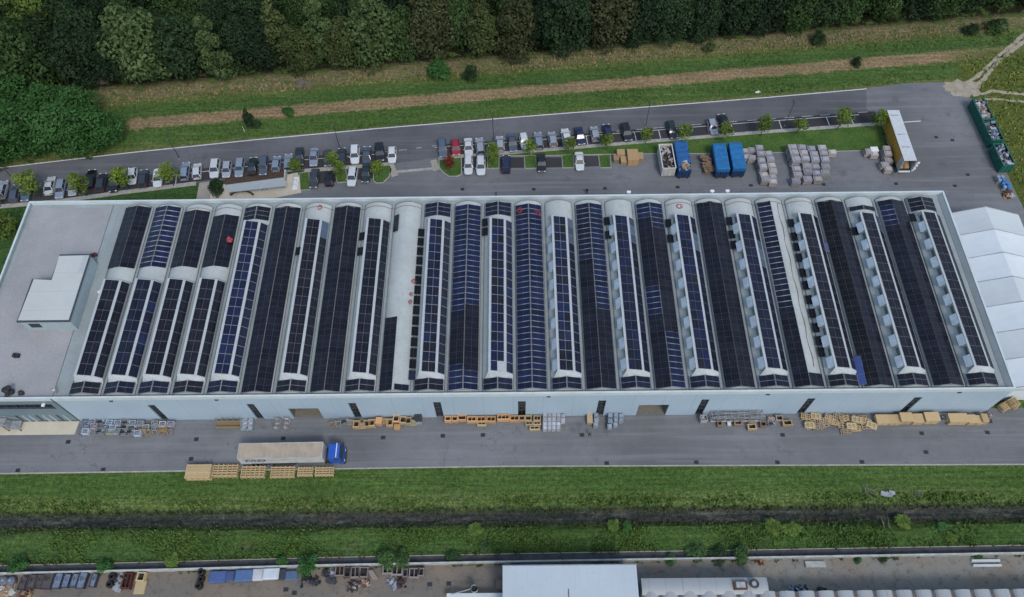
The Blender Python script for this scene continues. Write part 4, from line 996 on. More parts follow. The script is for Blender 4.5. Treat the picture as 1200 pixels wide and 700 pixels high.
def wrapped(v):
    def f():
        r = random.Random(100+v); t = empty('wrapped_stack'); pallet_part(t); mb = MB(); z = .15; h = [1.0, 1.35, 1.7, 2.1][v]
        while z < h:
            e = r.uniform(.16, .34); mb.box((r.uniform(-.05, .05), r.uniform(-.05, .05), z+e/2), (1.14+r.uniform(-.1, .08), .98+r.uniform(-.1, .05), e-.03), r.uniform(-.05, .05)); z += e
        mb.box((.1*r.uniform(-1, 1), 0, z+.05), (.8, .7, .1), r.uniform(-.2, .2)); mb.build('wrapped_goods', 'wrap', t, color=(.30, .295, .31)); return t
    return f
def stack(px, py, v, label, group, col=None, rz=None):
    o = proto(('w', v), wrapped(v)); g = rk.uniform(.8, 1.15); c = col or rk.choice([(.36, .355, .38), (.40, .385, .39), (.33, .33, .37), (.42, .39, .37)])
    place(o, px, py, .8, rz if rz is not None else rk.uniform(-.06, .06), label, 'stack', group)
    for ch in o.children:
        if 'goods' in ch.name: ch.color = (*[g*x for x in c], 1)
    if group and ('big block' in group or 'blue containers' in group and 'loose' not in group): o.scale = (1.42, 1.25, 1) if 'big block' in group else (1.28, 1.22, 1)
    return o
GA = [('western', 1, 'left', [(888.5, 177), (890, 184), (891, 192), (893, 199), (895, 206), (896, 212)]), ('western', 2, 'right', [(900, 181), (902, 188), (904, 195), (905, 202), (905, 208.5), (905.5, 214)])]
for blk, k, side, pts in GA:
    for n, (x, y) in enumerate(pts): stack(x, y, 2 if k == 1 and n < 4 else rk.choice([0, 1]), f'grey wrapped stack, {ORD[len(pts)-n]} from the factory in the {side} column beside the blue containers', 'grey wrapped stacks beside the blue containers')
GB = [[(926.5, 178), (928.5, 184.5), (930.7, 192), (933, 199), (934, 206.5), (932, 213.5)], [(938, 176.5), (940, 183), (942, 189.5), (944.5, 196), (945.5, 203), (945.5, 211.5)], [(949, 178), (952, 184.5), (953.5, 190.5), (955, 196.5), (957, 204), (958, 211)], [(961.5, 177), (963.5, 183.5), (965, 190.5), (966.5, 197), (966, 204)]]
for k, pts in enumerate(GB):
    for n, (x, y) in enumerate(pts): stack(x, y, (3 if k == 0 else 2) if n < 3 else rk.choice([0, 1, 1]), f'grey wrapped stack, {ORD[len(pts)-n]} from the factory in the {ORD[k+1]} column of the big block', 'grey wrapped stacks of the big block')
for n, (x, y) in enumerate([(873, 178), (880.5, 177.5), (874, 185), (880.5, 186.5)]): stack(x, y, n % 2, ['pale grey stack at the north west corner of four beside a blue container', 'pale grey stack at the north east corner of four beside a blue container', 'pale grey stack at the south west corner of four beside a blue container', 'pinkish grey stack at the south east corner of four beside a blue container'][n], 'four loose stacks by the blue containers', (.42, .41, .42))
stack(975, 179.5, 0, 'low pale stack standing alone east of the big block of stacks', None, (.45, .43, .40))
for n, (x, y, v) in enumerate([(1017.5, 179, 1), (1024, 181.5, 0), (1037, 178, 2), (1038.5, 184, 2), (1040.5, 190, 1), (1036, 194.5, 1), (1040.5, 199, 0)]):
    stack(x, y, v, f'pinkish grey wrapped stack beside the ochre trailer, {ORD[n+1]} from the left and top', 'wrapped stacks beside the ochre trailer', (.44, .40, .385))
bx_ = MB().bx(-.7, .7, -.55, .55, 0, 1.5).bx(-.74, .74, -.59, .59, 1.5, 1.58).build('white_crate', 'white'); place(bx_, 1024.5, 175.5, 1.4, .03, 'bright white lidded crate among the stacks west of the ochre trailer', 'crate')

TAN, PEACH, PLY, BRN, GRW = (.44, .31, .17), (.56, .33, .17), (.52, .39, .22), (.24, .17, .11), (.34, .31, .27)
def open_crate(cells=1, w=1.5, d=1.1, h=.95):
    def f():
        t = empty('wooden_crate'); mb = MB(); s = .06
        for a in (-1, 1):
            for z in (.22, .52, .82): mb.bx(-w/2, w/2, a*(d/2-s/2)-s/2, a*(d/2-s/2)+s/2, z*h-.12, z*h+.12); mb.bx(a*(w/2-s/2)-s/2, a*(w/2-s/2)+s/2, -d/2+s, d/2-s, z*h-.12, z*h+.12)
            for b in (-1, 1): mb.bx(a*(w/2-.02)-.06, a*(w/2-.02)+.06, b*(d/2-.02)-.062, b*(d/2-.02)+.062, 0, h+.02)
        for k in range(1, cells): x = -w/2+w*k/cells; mb.bx(x-.04, x+.04, -d/2+s, d/2-s, .1, h)
        for a in (-1, 1): mb.bx(-w/2-.03, w/2+.03, a*(d/2-.09)-.09, a*(d/2-.09)+.09, h, h+.05); mb.bx(a*(w/2-.08)-.08, a*(w/2-.08)+.08, -d/2+.18, d/2-.18, h, h+.047)
        mb.build('frame', 'wood', t); MB().bx(-w/2+s, w/2-s, -d/2+s, d/2-s, .08, .28).build('contents', 'scrapdark', t); return t
    return f
def pallets(n, w=1.2, d=.9, mess=.05, seed=0, skew=0., ns=5, sw=.11):
    def f():
        r = random.Random(seed); mb = MB(); z = 0
        for k in range(n):
            rz = r.uniform(-mess, mess)*3; rx = skew*r.uniform(-1, 1); ox, oy = r.uniform(-mess, mess)*3, r.uniform(-mess, mess)*3
            for i in range(ns):
                q = Matrix.Rotation(rz, 3, 'Z') @ Vector((0, -d/2+.07+i*(d-.14)/(ns-1), 0)); mb.box((ox+q.x, oy+q.y, z+.12), (w, sw, .035), rz, 0, rx)
            for i in (-1, 0, 1):
                q = Matrix.Rotation(rz, 3, 'Z') @ Vector((i*(w/2-.07), 0, 0)); mb.box((ox+q.x, oy+q.y, z+.055), (sw, d, .09), rz, 0, rx)
            z += .145 + abs(rx)*.3
        return mb.build('pallet_stack', 'wood')
    return f
def plybox(w, d, h):
    def f():
        t = empty('plywood_case'); MB().bx(-w/2, w/2, -d/2, d/2, .1, h).build('case', 'wood', t)
        MB().bx(-w/2-.03, w/2+.03, -d/2-.03, d/2+.03, h, h+.05).build('lid', 'wood', t)
        mb = MB()
        for k in (-1, 0, 1): mb.bx(k*(w/2-.12)-.05, k*(w/2-.12)+.05, -d/2-.035, -d/2-.001, .12, h-.02); mb.bx(k*(w/2-.2)-.06, k*(w/2-.2)+.06, -d/2, d/2, 0, .1)
        mb.build('batten', 'wood', t); return t
    return f
def bin_(w=.95, d=.8, h=.85):
    def f():
        t = empty('steel_bin'); mb = MB(); s = .04
        for a in (-1, 1): mb.bx(-w/2, w/2, a*(d/2)-s, a*(d/2)+s, .15, h); mb.bx(a*(w/2)-s, a*(w/2)+s, -d/2+s, d/2-s, .15, h)
        mb.bx(-w/2+s, w/2-s, -d/2+s, d/2-s, .15, .2)
        for a in (-1, 1):
            for b in (-1, 1): mb.bx(a*w/2-.05, a*w/2+.05, b*d/2-.05, b*d/2+.05, 0, h+.08)
        mb.build('body', 'paint', t); r = random.Random(int(w*100)); mb = MB()
        for _ in range(9): mb.box((r.uniform(-.25, .25), r.uniform(-.2, .2), h*.62+r.uniform(0, .2)), (.35, .25, .12), r.uniform(0, 3), r.randrange(2), r.uniform(-.4, .4))
        mb.build('contents', ['scrapblue', 'scraplight'], t); return t
    return f
def cage(w=1.2, d=.9, h=1.1):
    def f():
        t = empty('wire_cage'); mb = MB()
        for a in (-1, 1):
            for b in (-1, 1): mb.bar((a*w/2, b*d/2, 0), (a*w/2, b*d/2, h), .05)
        for z in (.15, h*.5, h-.03):
            for a in (-1, 1): mb.bar((-w/2, a*d/2, z), (w/2, a*d/2, z), .035); mb.bar((a*w/2, -d/2, z), (a*w/2, d/2, z), .035)
        for k in range(7):
            x = -w/2+w*(k+.5)/7
            for a in (-1, 1): mb.bar((x, a*d/2, .15), (x, a*d/2, h), .016)
        mb.build('frame', 'steel', t); mb = MB(); r = random.Random(4)
        mb.bx(-w/2, w/2, -d/2, d/2, .12, .16)
        for _ in range(10): mb.box((r.uniform(-.4, .4), r.uniform(-.3, .3), .3+r.uniform(0, .45)), (.45, .3, .15), r.uniform(0, 3), r.randrange(3), r.uniform(-.4, .4))
        mb.build('contents', ['scrapblue', 'scraplight', 'scrapdark'], t); return t
    return f
def trestle():
    mb = MB()
    for a in (-.4, .4):
        mb.bar((a, -.6, 0), (a, -.1, 1.3), .08); mb.bar((a, .6, 0), (a, .1, 1.3), .08); mb.bar((a, -.42, .5), (a, .42, .5), .07)
    mb.bar((-.5, 0, 1.3), (.5, 0, 1.3), .1); mb.bar((-.4, -.5, .3), (.4, -.3, .8), .06)
    return mb.build('timber_trestle', 'wood')
def cradle():
    t = empty('timber_cradle'); mb = MB()
    for a in (-1, 1):
        for z in (.2, .5, .8): mb.bx(-2, 2, a*.5-.04, a*.5+.04, z-.09, z+.09)
    mb.bx(-2, 2, -.46, .46, .1, .16); mb.build('side', 'wood', t)
    for k in range(5): x = -1.9+k*.95; MB().bar((x, .58, 0), (x-.05, .6, 1.75), .1).build('post', 'wood', t)
    return t
def setwood(o, col):
    for x in [o]+list(o.children):
        if x.type == 'MESH' and x.data.materials and x.data.materials[0] in (M['wood'], M['paint']): f = rk.uniform(.85, 1.12); x.color = (*[c*f for c in col], 1)
    return o
def item(key, fn, px, py, label, cat, col=TAN, group=None, zc=.6, rz=None, sc=None):
    o = proto(key, fn); place(o, px, py, zc, rk.uniform(-.06, .06) if rz is None else rz, label, cat, group, None, .02, sc); return setwood(o, col)
BG, LB, LG = (.17, .225, .29), (.42, .50, .58), (.33, .35, .37)
GL = 'bins and cages by the office corner'
left = [('b', 100, 494, BG), ('b', 108, 494.5, LG), ('c', 117.5, 494, BG), ('b', 128, 495.5, LB), ('b', 138, 496, LB), ('c', 147, 495.5, LG), ('b', 155.5, 496, LB), ('b', 164.5, 496.5, LG), ('b', 181.5, 496.5, (.40, .39, .35)), ('b', 190.5, 497, (.55, .57, .6)), ('b', 200, 497, (.45, .44, .50))]
for n, (k, x, y, c) in enumerate(left): item(('b1',) if k == 'b' else ('c1',), bin_() if k == 'b' else cage(), x, y, f"{'steel bin' if k == 'b' else 'wire cage'} against the front wall by the office corner, {ORD[n+1]} from the left", 'bin' if k == 'b' else 'cage', c, GL, .7)
mid = [('b', 110, 499.5, (.38, .33, .34)), ('b', 101, 499.5, BG), ('b', 132, 501.5, LB), ('c', 145.5, 500.5, BG), ('b', 171, 501, (.52, .54, .55)), ('b', 182, 501, LG), ('c', 155, 501, BG), ('p', 190, 502, TAN), ('b', 123, 500.5, BG)]
mid.sort(key=lambda q: q[1])
for n, (k, x, y, c) in enumerate(mid): item({'b': ('b1',), 'c': ('c1',), 'p': ('pl', 4)}[k], {'b': bin_(), 'c': cage(), 'p': pallets(4, seed=3, mess=.03)}[k], x, y, f"{ {'b': 'steel bin', 'c': 'wire cage', 'p': 'small pallet stack'}[k] } in the middle clutter row by the office corner, {ORD[n+1]} from left", {'b': 'bin', 'c': 'cage', 'p': 'pallets'}[k], c, GL, .7)
fr_ = [('b', 100.5, 506, LB), ('c', 117, 505.5, BG), ('b', 129, 506, (.35, .38, .22)), ('b', 137, 506, LG), ('c', 144, 506.5, BG), ('c', 152.5, 506, BG), ('b', 161.5, 508, LB), ('t', 168, 505.5, TAN), ('t', 175, 506, TAN), ('t', 183, 506.5, GRW), ('t', 191, 506, TAN), ('t', 199.5, 505.5, GRW)]
for n, (k, x, y, c) in enumerate(fr_): item({'b': ('b1',), 'c': ('c1',), 't': ('t',)}[k], {'b': bin_(), 'c': cage(), 't': trestle}[k], x, y, f"{ {'b': 'steel bin', 'c': 'wire cage', 't': 'timber trestle'}[k] } in the outer clutter row by the office corner, {ORD[n+1]} from left", {'b': 'bin', 'c': 'cage', 't': 'trestle'}[k], c, GL, .6)
item(('cr',), cradle, 267.5, 497.5, 'long timber cradle with five upright posts against the front wall', 'cradle', (.36, .28, .17), None, .6, 0)
for n, (x, y) in enumerate([(286, 492), (286, 497), (286, 501.5), (293.5, 492), (293, 497), (292.5, 502)]): item(('b2',), bin_(.9, .62, .8), x, y, f"pale blue bin in the {'left' if n < 3 else 'right'} column beside the timber cradle, {ORD[n % 3+1]} from the wall", 'bin', (.33, .41, .48), 'pale blue bins beside the cradle', .6)
def trolley():
    t = empty('platform_trolley'); mb = MB(); mb.bx(-.45, .45, -.95, .95, .22, .3)
    for a in (-.42, .42): mb.bar((a, .92, .3), (a, .92, 1.3), .05); mb.bar((a, -.92, .3), (a, -.92, .9), .05)
    mb.bar((-.42, .92, 1.28), (.42, .92, 1.28), .05); mb.build('frame', 'steel', t); mb = MB(); r = random.Random(8)
    for k in range(7): mb.box((r.uniform(-.12, .12), -.75+k*.25, .42+r.uniform(0, .25)), (.6, .2, .28), r.uniform(-.3, .3), k % 3)
    mb.build('load', ['scraplight', 'cardboard', 'scrapblue'], t)
    for a in (-.35, .35):
        for y in (-.75, .75): MB().tube([(a-.04, y, .11), (a+.04, y, .11)], .11, 8).build('wheel', 'tyre', t)
    return t
item(('tr',), trolley, 325, 497, 'loaded platform trolley with brown boxes left of the western dock door', 'trolley', TAN, None, .5, .0); item(('tr',), trolley, 336, 496.5, 'loaded platform trolley standing right beside the western dock door', 'trolley', TAN, None, .5, .03)
seq = [('t', 389.5, 497, (.40, .30, .19)), ('t', 397, 496, (.45, .43, .38)), ('c', 404, 494, BG), ('p', 411, 495, GRW), ('x', 418, 498, TAN), ('p', 424.5, 499, TAN), ('x', 430, 497.5, TAN), ('x', 436, 496.5, TAN), ('y', 444.5, 494.5, PEACH), ('p', 451.5, 493.5, TAN), ('x', 457, 496, TAN), ('x', 464.5, 491.5, PEACH), ('y2', 465.5, 500.5, PEACH), ('x', 472.5, 493, (.46, .36, .2)), ('x', 478.5, 494, (.36, .28, .17)), ('p', 484, 495.5, (.33, .33, .2))]
KN = {'t': 'timber trestle', 'c': 'wire cage', 'p': 'short pallet stack', 'x': 'open timber crate', 'y': 'closed plywood case', 'y2': 'small plywood case', 'o': 'open peach wood crate'}
KC = {'t': 'trestle', 'c': 'cage', 'p': 'pallets', 'x': 'crate', 'y': 'case', 'y2': 'case', 'o': 'crate'}
KF = {'t': (('t',), trestle), 'c': (('c1',), cage()), 'p': (('pl', 5), pallets(6, .9, .8, .04, 5)), 'x': (('oc1',), open_crate(1, 1.05, 1.2, 1.0)), 'y': (('pb1',), plybox(1.0, 1.1, 1.2)), 'y2': (('pb2',), plybox(.95, .8, .7))}
for n, (k, x, y, c) in enumerate(seq): item(*KF[k], x, y, f'{KN[k]} in the row right of the western dock door, {ORD[n+1]} from left', KC[k], c, 'crates right of the western dock door')
def stand():
    t = empty('machine_stand'); MB().bx(-.55, .55, -.5, .7, .25, 1.5).build('cabinet', 'darksteel', t); MB().bx(-.58, .58, -.85, -.5, .1, .6).build('front_tray', 'steel', t); mb = MB()
    for a in (-.55, .55): mb.bar((a, .7, 0), (a, .7, 1.9), .07); mb.bar((a, -.7, 0), (a, -.7, .5), .07)
    mb.bar((-.55, .7, 1.88), (.55, .7, 1.88), .06); mb.build('frame', 'steel', t); return t
o = stand(); place(o, 490.5, 491, .7, .02, 'dark machine cabinet on a grey steel frame against the front wall', 'machine')
orange = [(525, 491.5, 1, 1.0), (533, 491.5, 1, 1.0), (541.5, 490.5, 1, 1.4), (553, 492, 2, 1.5), (564, 492, 2, 1.45), (575.5, 492, 2, 1.5), (590, 490.5, 3, 2.0), (603, 491, 2, 1.5), (611.5, 491, 1, 1.0), (619, 491, 1, 1.1), (629.5, 491, 2, 1.2)]
for n, (x, y, c_, w) in enumerate(orange): item(('oc', c_, w), open_crate(c_, w, .95, .95 if c_ < 3 else 1.25), x, y, f'peach coloured open crate along the middle of the front wall, {ORD[n+1]} from left', 'crate', PEACH if n < 8 else (.46, .33, .19), 'peach crates along the front wall')
for n, (x, y, w) in enumerate([(564.5, 496.5, 1.4), (620, 496, 1.2), (629.5, 496, 1.2), (626.5, 501.5, 1.6)]): item(('oc', 'f', w), open_crate(2, w, .7, .6), x, y, ['low crate standing in front of the fifth peach crate', 'tan crate in front of the row, left of its twin beside the grey stacks', 'tan crate in front of the row, touching the grey wrapped stacks', 'flat tan crate furthest from the wall beside the grey wrapped stacks'][n], 'crate', (.46, .36, .21))
for ci, x in enumerate((638.5, 643.8, 649, 654.3, 659.5)):
    for ri, y in enumerate((487.5, 492.5, 497.5, 502) if ci < 4 else (488.5, 493.5)):
        o = stack(x, y, 1 if ri < 2 else 0, f'narrow grey wrapped stack in the {ORD[ci+1]} column by the tall door, {ORD[ri+1]} from the wall', 'narrow wrapped stacks by the front wall', (.42, .44, .49), 0); o.scale = (.56, .72, .9)
item(('pb3',), plybox(.85, 1.7, 1.0), 691, 491, 'tan plywood case left of a column of blue-grey stacks', 'case', (.48, .36, .23))
for n, (x, y) in enumerate([(698.5, 487.5), (698.5, 493), (698, 498), (715, 487.5), (715, 494), (714.5, 500), (721.5, 487.5), (721.5, 492.5), (721, 498), (727.5, 488.5), (727.5, 493)]):
    o = stack(x, y, 1 if n % 3 < 2 else 0, f"blue-grey wrapped stack beside the tall door, {['left', 'second', 'third', 'right'][[0,0,0,1,1,1,2,2,2,3,3][n]]} column, {ORD[[1,2,3,1,2,3,1,2,3,1,2][n]]} from the wall", 'blue-grey stacks beside the tall door', (.27, .33, .40), 0); o.scale = (.62, .8, .9)
def rack():
    t = empty('steel_rack'); mb = MB()
    for k in range(9):
        x = -4.2+k*1.05
        for y in (-.55, .55): mb.bar((x, y, 0), (x, y, 1.9), .07)
        mb.bar((x, -.55, 1.9), (x, .55, 1.9), .06); mb.bar((x, -.55, .4), (x, .55, .4), .06)
    for y in (-.55, 0, .55):
        for z in (.4, 1.15, 1.9): mb.bar((-4.3, y, z), (4.3, y, z), .06)
    for k in range(8): x = -4.2+k*1.05; mb.bar((x, -.55, .4), (x+1.05, -.55, 1.9), .04); mb.bar((x, .55, 1.9), (x+1.05, .55, .4), .04)
    mb.build('frame', 'steel', t); mb = MB(); r = random.Random(2)
    for k in range(15): mb.bar((-4.2+r.uniform(0, 1), r.uniform(-.5, .5), .5+.1*k), (3.2+r.uniform(0, 1), r.uniform(-.5, .5), .5+.1*k), .07)
    mb.build('bar_stock', 'steel', t); mb = MB()
    mb.bx(-4.2, 4.2, -.75, -.6, .3, .42); mb.build('front_beam', 'scraplight', t); return t
o = rack(); place(o, 863, 488, .9, .0, 'long grey steel rack of bars standing against the front wall', 'rack')
item(('b3',), bin_(1.0, .9, 1.3), 824, 491.5, 'tall grey bin left of the long steel rack', 'bin', (.36, .36, .36))
small = [('oc1', 843, 496.5, BRN, 'brown open crate in front of the steel rack at its left end', .7), ('pb2', 854.5, 496.5, (.6, .6, .6), 'small white case in front of the steel rack', .55), ('oc1', 864.5, 495.5, (.30, .2, .15), 'reddish brown open crate in front of the middle of the steel rack', 1.2), ('pl5', 881, 494.5, GRW, 'greyish pallets in front of the right end of the steel rack', 1.1), ('oc1', 881, 500.5, PLY, 'pale timber crate furthest from the wall near the steel rack', 1.35), ('oc1', 894, 497.5, BRN, 'dark brown crate right of the steel rack', .9), ('pl5', 904, 491, (.36, .31, .26), 'grey brown pallets against the wall right of the steel rack', 1.1), ('c1', 904.5, 496.5, LG, 'grey wire cage between the steel rack and the dark glazed door', 1.), ('oc1', 913, 490.5, (.32, .26, .22), 'weathered crate against the wall left of the dark glazed door', 1.1), ('oc1', 922.5, 496, TAN, 'tan flat crate just left of the dark glazed door', 1.5)]
for k, x, y, c, l, s in small:
    key, fn = {'oc1': (('oc1',), open_crate(1, 1.05, 1.2, 1.0)), 'pb2': (('pb2',), plybox(.95, .8, .7)), 'pl5': (('pl', 5), pallets(6, .9, .8, .04, 5)), 'c1': (('c1',), cage())}[k]
    item(key, fn, x, y, l, KC.get({'oc1': 'x', 'pb2': 'y2', 'pl5': 'p', 'c1': 'c'}[k]), c, None, .5, None, (s, .75, .7))
brk = [(945, 489), (950.5, 493), (955.5, 488), (964, 493), (973, 490.5), (966, 497), (948.5, 498.5), (983, 488), (990, 491), (997, 490), (1003.5, 492), (1010, 490.5), (1015.5, 494.5), (988, 498), (997.5, 499.5), (991.5, 505), (1003.5, 502.5), (1015, 499), (1021, 498.5), (959, 500), (977, 495)]
order = sorted(range(len(brk)), key=lambda k: brk[k][0])
for n, k in enumerate(order):
    x, y = brk[k]; v = k % 4
    item(('br', v), pallets([4, 2, 5, 3][v], 1.5, 1.05, .07, 60+v, .12, 3, .13), x, y, f'untidy tan pallet pile right of the dark glazed door, {ORD[n+1]} from the left', 'pallets', [(.50, .38, .22), (.42, .33, .21), (.56, .45, .28), (.38, .31, .22)][k % 4], 'untidy pallet piles by the front wall', .4, rk.uniform(-.35, .35), (.95, .85, .95))
ply = [(1034, 491.5, 2.0, 1.5, 1.0), (1048, 491.5, 1.75, 1.5, 1.0), (1060.5, 490.5, 1.9, 1.5, 1.5), (1074.5, 491, 1.75, 1.5, 1.2), (1090.5, 490, 2.3, 1.5, 1.5), (1121.5, 491, 3.0, 1.5, 1.35), (1138.5, 491.5, 1.3, 1.4, 1.1), (1146.5, 491.8, .9, 1.4, .9), (1153, 491, .95, 1.4, 1.3)]
for n, (x, y, w, d, h) in enumerate(ply): item(('pb', w, h), plybox(w, d, h), x, y, f'pale plywood case at the eastern end of the front wall, {ORD[n+1]} from left', 'case', PLY, 'plywood cases at the eastern end', .9, 0)
item(('c2',), cage(1.1, 1.2, 1.3), 1103.5, 490.5, 'wire cage of dark metal parts between the plywood cases', 'cage', LG); item(('b4',), bin_(.7, .7, .8), 1160.5, 487, 'small brown bin at the eastern end of the plywood cases', 'bin', (.24, .18, .13))
item(('cp1',), pallets(9, 1.3, 1.1, .05, 90), 1176, 477, 'pallet pile left of two others round the south east corner', 'pallets', PLY, None, .6, .5); item(('cp2',), pallets(13, 1.4, 1.2, .03, 91), 1184, 473.5, 'tall pallet pile at the south east corner of the factory', 'pallets', (.46, .36, .2), None, .8, .4); item(('cp3',), pallets(6, 1.4, 1.1, .08, 92), 1189.5, 475, 'low pallet pile nearest the tent at the south east corner', 'pallets', PLY, None, .4, .6)
# slatted stacks on the verge below the lorry
vg = [(233.5, 553.5, 3.95, 2.2, 1.5, 'closely boarded timber stack, westernmost on the verge below the lorry', 0), (264.5, 552, 3.95, 2.0, 1.1, 'slatted timber stack, second from the west on the verge', 1), (297, 553.3, 3.8, 1.9, .9, 'slatted timber stack under the trailer lettering, third from the west', 2), (331.5, 553.5, 3.8, 1.8, .9, 'slatted timber stack, fourth from the west on the verge', 2), (358, 553, 2.4, 1.5, .7, 'small slatted timber stack, second from the east on the verge', 3), (380.5, 552.8, 3.0, 1.5, .7, 'open slatted timber stack, easternmost below the blue cab', 3)]
for x, y, w, d, h, l, v in vg:
    t = empty('timber_stack'); mb = MB(); nz = int(h/.16)
    for k in range(nz):
        nb = [9, 5, 5, 4][v]
        for b in range(nb): mb.box((0, -d/2+(b+.5)*d/nb, .1+k*.16), (w, d/nb*(.86 if v == 0 else .40), .075))
    for k in range(6 if v != 0 else 5):
        xx = -w/2+.1+k*(w-.2)/(5 if v != 0 else 4); mb.box((xx, 0, .1+nz*.16-.06), (.10, d, .05))
        for s in (-1, 1): mb.box((xx, s*(d/2+.03), (nz*.16)/2), (.09, .05, nz*.16))
    mb.build('slats', 'wood', t, color=(.54, .42, .24)); mb = MB()
    for b in (-1, 0, 1): mb.box((0, b*d*.42, .03), (w, .12, .06))
    mb.build('bearer', 'wood', t, color=(.34, .26, .16)); place(t, x, y, h*.6, .005, l, 'timber stack', 'timber stacks on the verge')
# wood by the northern lawn
for k, (x, y, w, d, h, c, l) in enumerate([(722, 185, 1.0, 1.6, 1.0, (.34, .25, .15), 'brown crate at the left of the timber cases by the north lawn'), (727.5, 179.5, 1.5, 1.4, 1.4, (.44, .31, .18), 'tan case north west of the big plywood block'), (731, 187.5, 1.2, 1.5, .9, (.46, .32, .18), 'tan case south west of the big plywood block'), (741.5, 183, 2.1, 2.9, 1.7, (.50, .345, .19), 'big plywood block by the edge of the north lawn'), (750.5, 183.5, 1.0, 1.7, 1.0, (.40, .29, .17), 'narrow tan case right of the big plywood block')]):
    item(('nb', k), plybox(w, d, h), x, y, l, 'case', c, None, h*.8, 0)
mb = MB(); r = random.Random(6)
for k in range(60): mb.box((r.uniform(-.7, .7), r.uniform(-2, 2), .15+r.uniform(0, 1.1)), (r.uniform(.4, 1.2), r.uniform(.2, .9), .12), r.uniform(-.4, .4), 0, r.uniform(-.2, .2))
o = mb.build('timber_pile', 'wood', color=(.22, .16, .105)); place(o, 828.5, 193, .8, .12, 'brown pile of timber offcuts left of the bright blue containers', 'timber pile')

# ================================================================== STREET LAMPS, COVERS, BOLLARD, BENCH, CANOPY
def lamp():
    t = empty('street_lamp'); MB().tube([(0, 0, 0), (0, 0, .9), (0, 0, 6.3)], [.09, .075, .05], 8).build('pole', 'darksteel', t)
    MB().box((0, .45, 6.33), (.22, .95, .10)).build('lamp_head', 'darksteel', t); MB().box((0, 0, .05), (.35, .35, .1)).build('base_plate', 'steel', t); return t
for px, py, l in ((18, 213, 'dark street lamp standing among the westernmost roadside cars'), (210.5, 186, 'dark street lamp by the pale blue-grey estate car'), (399, 176, 'dark street lamp rising behind the dark estate cars'), (578.5, 166.5, 'dark street lamp between the silver cars right of the red car'), (756.5, 148.6, 'dark street lamp behind the young tree left of the containers'), (919.5, 147.5, 'dark street lamp beside the empty eastern stalls')):
    o = proto('lamp', lamp); q = at(px, py, 0); o.location = (q.x, q.y, .02); tag(o, l, 'street lamp', 'street lamps along the road')
def cover():
    return MB().box((0, 0, .0), (.75, .62, .03)).box((0, 0, .012), (.55, .45, .02), mi=1).build('drain_cover', ['darksteel', 'scrapdark'])
cv = [(542, 222), (625.5, 222), (709, 221), (794, 219.5), (880, 217.5), (965, 216.5), (1050, 215.5), (1119, 218), (1134, 205), (1116, 164.5), (1097, 161), (80, 518), (230, 515), (224, 538), (332, 514), (449, 513), (519, 511), (566, 510), (682, 510), (917, 510), (1080, 508), (1085, 530), (1157, 507), (1160, 494), (21, 551.5), (121, 550.5), (711, 543), (816, 542), (911, 542), (1010, 541.5), (503.5, 685), (526, 684), (345, 695), (335, 691)]
cv = sorted(cv[:11])+sorted(cv[11:30])+sorted(cv[30:])
for n, (px, py) in enumerate(cv):
    o = proto('cover', cover); q = at(px, py, 0); o.location = (q.x, q.y, .022); yard_ = 'north yard' if n < 11 else ('service road' if n < 30 else 'works yard')
    base = 0 if n < 11 else (11 if n < 30 else 30); tag(o, f'dark square drain cover in the {yard_}, {ORD[n-base+1]} from the left', 'drain cover', f'drain covers of the {yard_}')
bo = MB().tube([(0, 0, 0), (0, 0, .8), (0, 0, .95)], [.16, .16, .09], 10).tube([(0, 0, .55), (0, 0, .65)], .17, 10, 1).build('bollard', ['darksteel', 'white']); q = at(581.5, 228, .3); bo.location = (q.x, q.y, .02); tag(bo, 'short dark bollard beside the back wall of the factory', 'bollard')
ca = tag(empty('entrance_canopy', (0, 0, 0)), 'grey-blue flat canopy over the entrance terrace behind the factory', 'canopy')
pc = P2([(268, 226), (336, 218.5), (333.5, 208.5), (264, 217.5)], 2.6)
MB().prism(pc, 2.55, 2.75).build('roof', wear('blue_grey_canopy', (.32, .35, .355), .5, amt=.12), ca)
for px, py in ((307, 227), (312, 226.5), (332, 224), (270, 232)): q = at(px, py, 0); MB().tube([(q.x, q.y+.9, .02), (q.x, q.y+.9, 2.56)], .09, 8).build('post', 'darksteel', ca)
q0, q1 = at(333.5, 208, 1.2), at(333.5, 199, 1.2); mb = MB(); mb.bar((q0.x, q0.y, .6), (q1.x+.1, q1.y, .6), .3, 1.2); o = mb.build('planter_wall', 'wallcon'); tag(o, 'short pale wall closing the east end of the planting bed', 'wall')
mb = MB(); rr = []
c0 = at(281.5, 236, .4)
for k in range(15):
    t = R(40)+R(100)*k/14; rad = 3.0; rr.append([(c0.x+(rad-.2)*math.cos(t), c0.y+(rad-.2)*math.sin(t)-.4, .35), (c0.x+(rad+.2)*math.cos(t), c0.y+(rad+.2)*math.sin(t)-.4, .35), (c0.x+(rad+.2)*math.cos(t), c0.y+(rad+.2)*math.sin(t)-.4, .47), (c0.x+(rad-.2)*math.cos(t), c0.y+(rad-.2)*math.sin(t)-.4, .47)])
be = tag(empty('curved_bench', (0, 0, 0)), 'dark curved bench on the cream entrance terrace', 'bench'); mb.loft(rr).build('seat', 'rust', be)
for k in (1, 7, 13): t = R(40)+R(100)*k/14; MB().bx(c0.x+3*math.cos(t)-.1, c0.x+3*math.cos(t)+.1, c0.y+3*math.sin(t)-.5, c0.y+3*math.sin(t)-.3, .02, .35).build('leg', 'darksteel', be)
bk = tag(empty('cycle_rack', tuple(at(346, 214, .3).xy)+(.02,)), 'pale cycle rack with hoops beside the grass island near the terrace', 'cycle rack')
MB().bx(-.5, .5, -1.6, 1.6, 0, .08).build('base', 'white', bk)
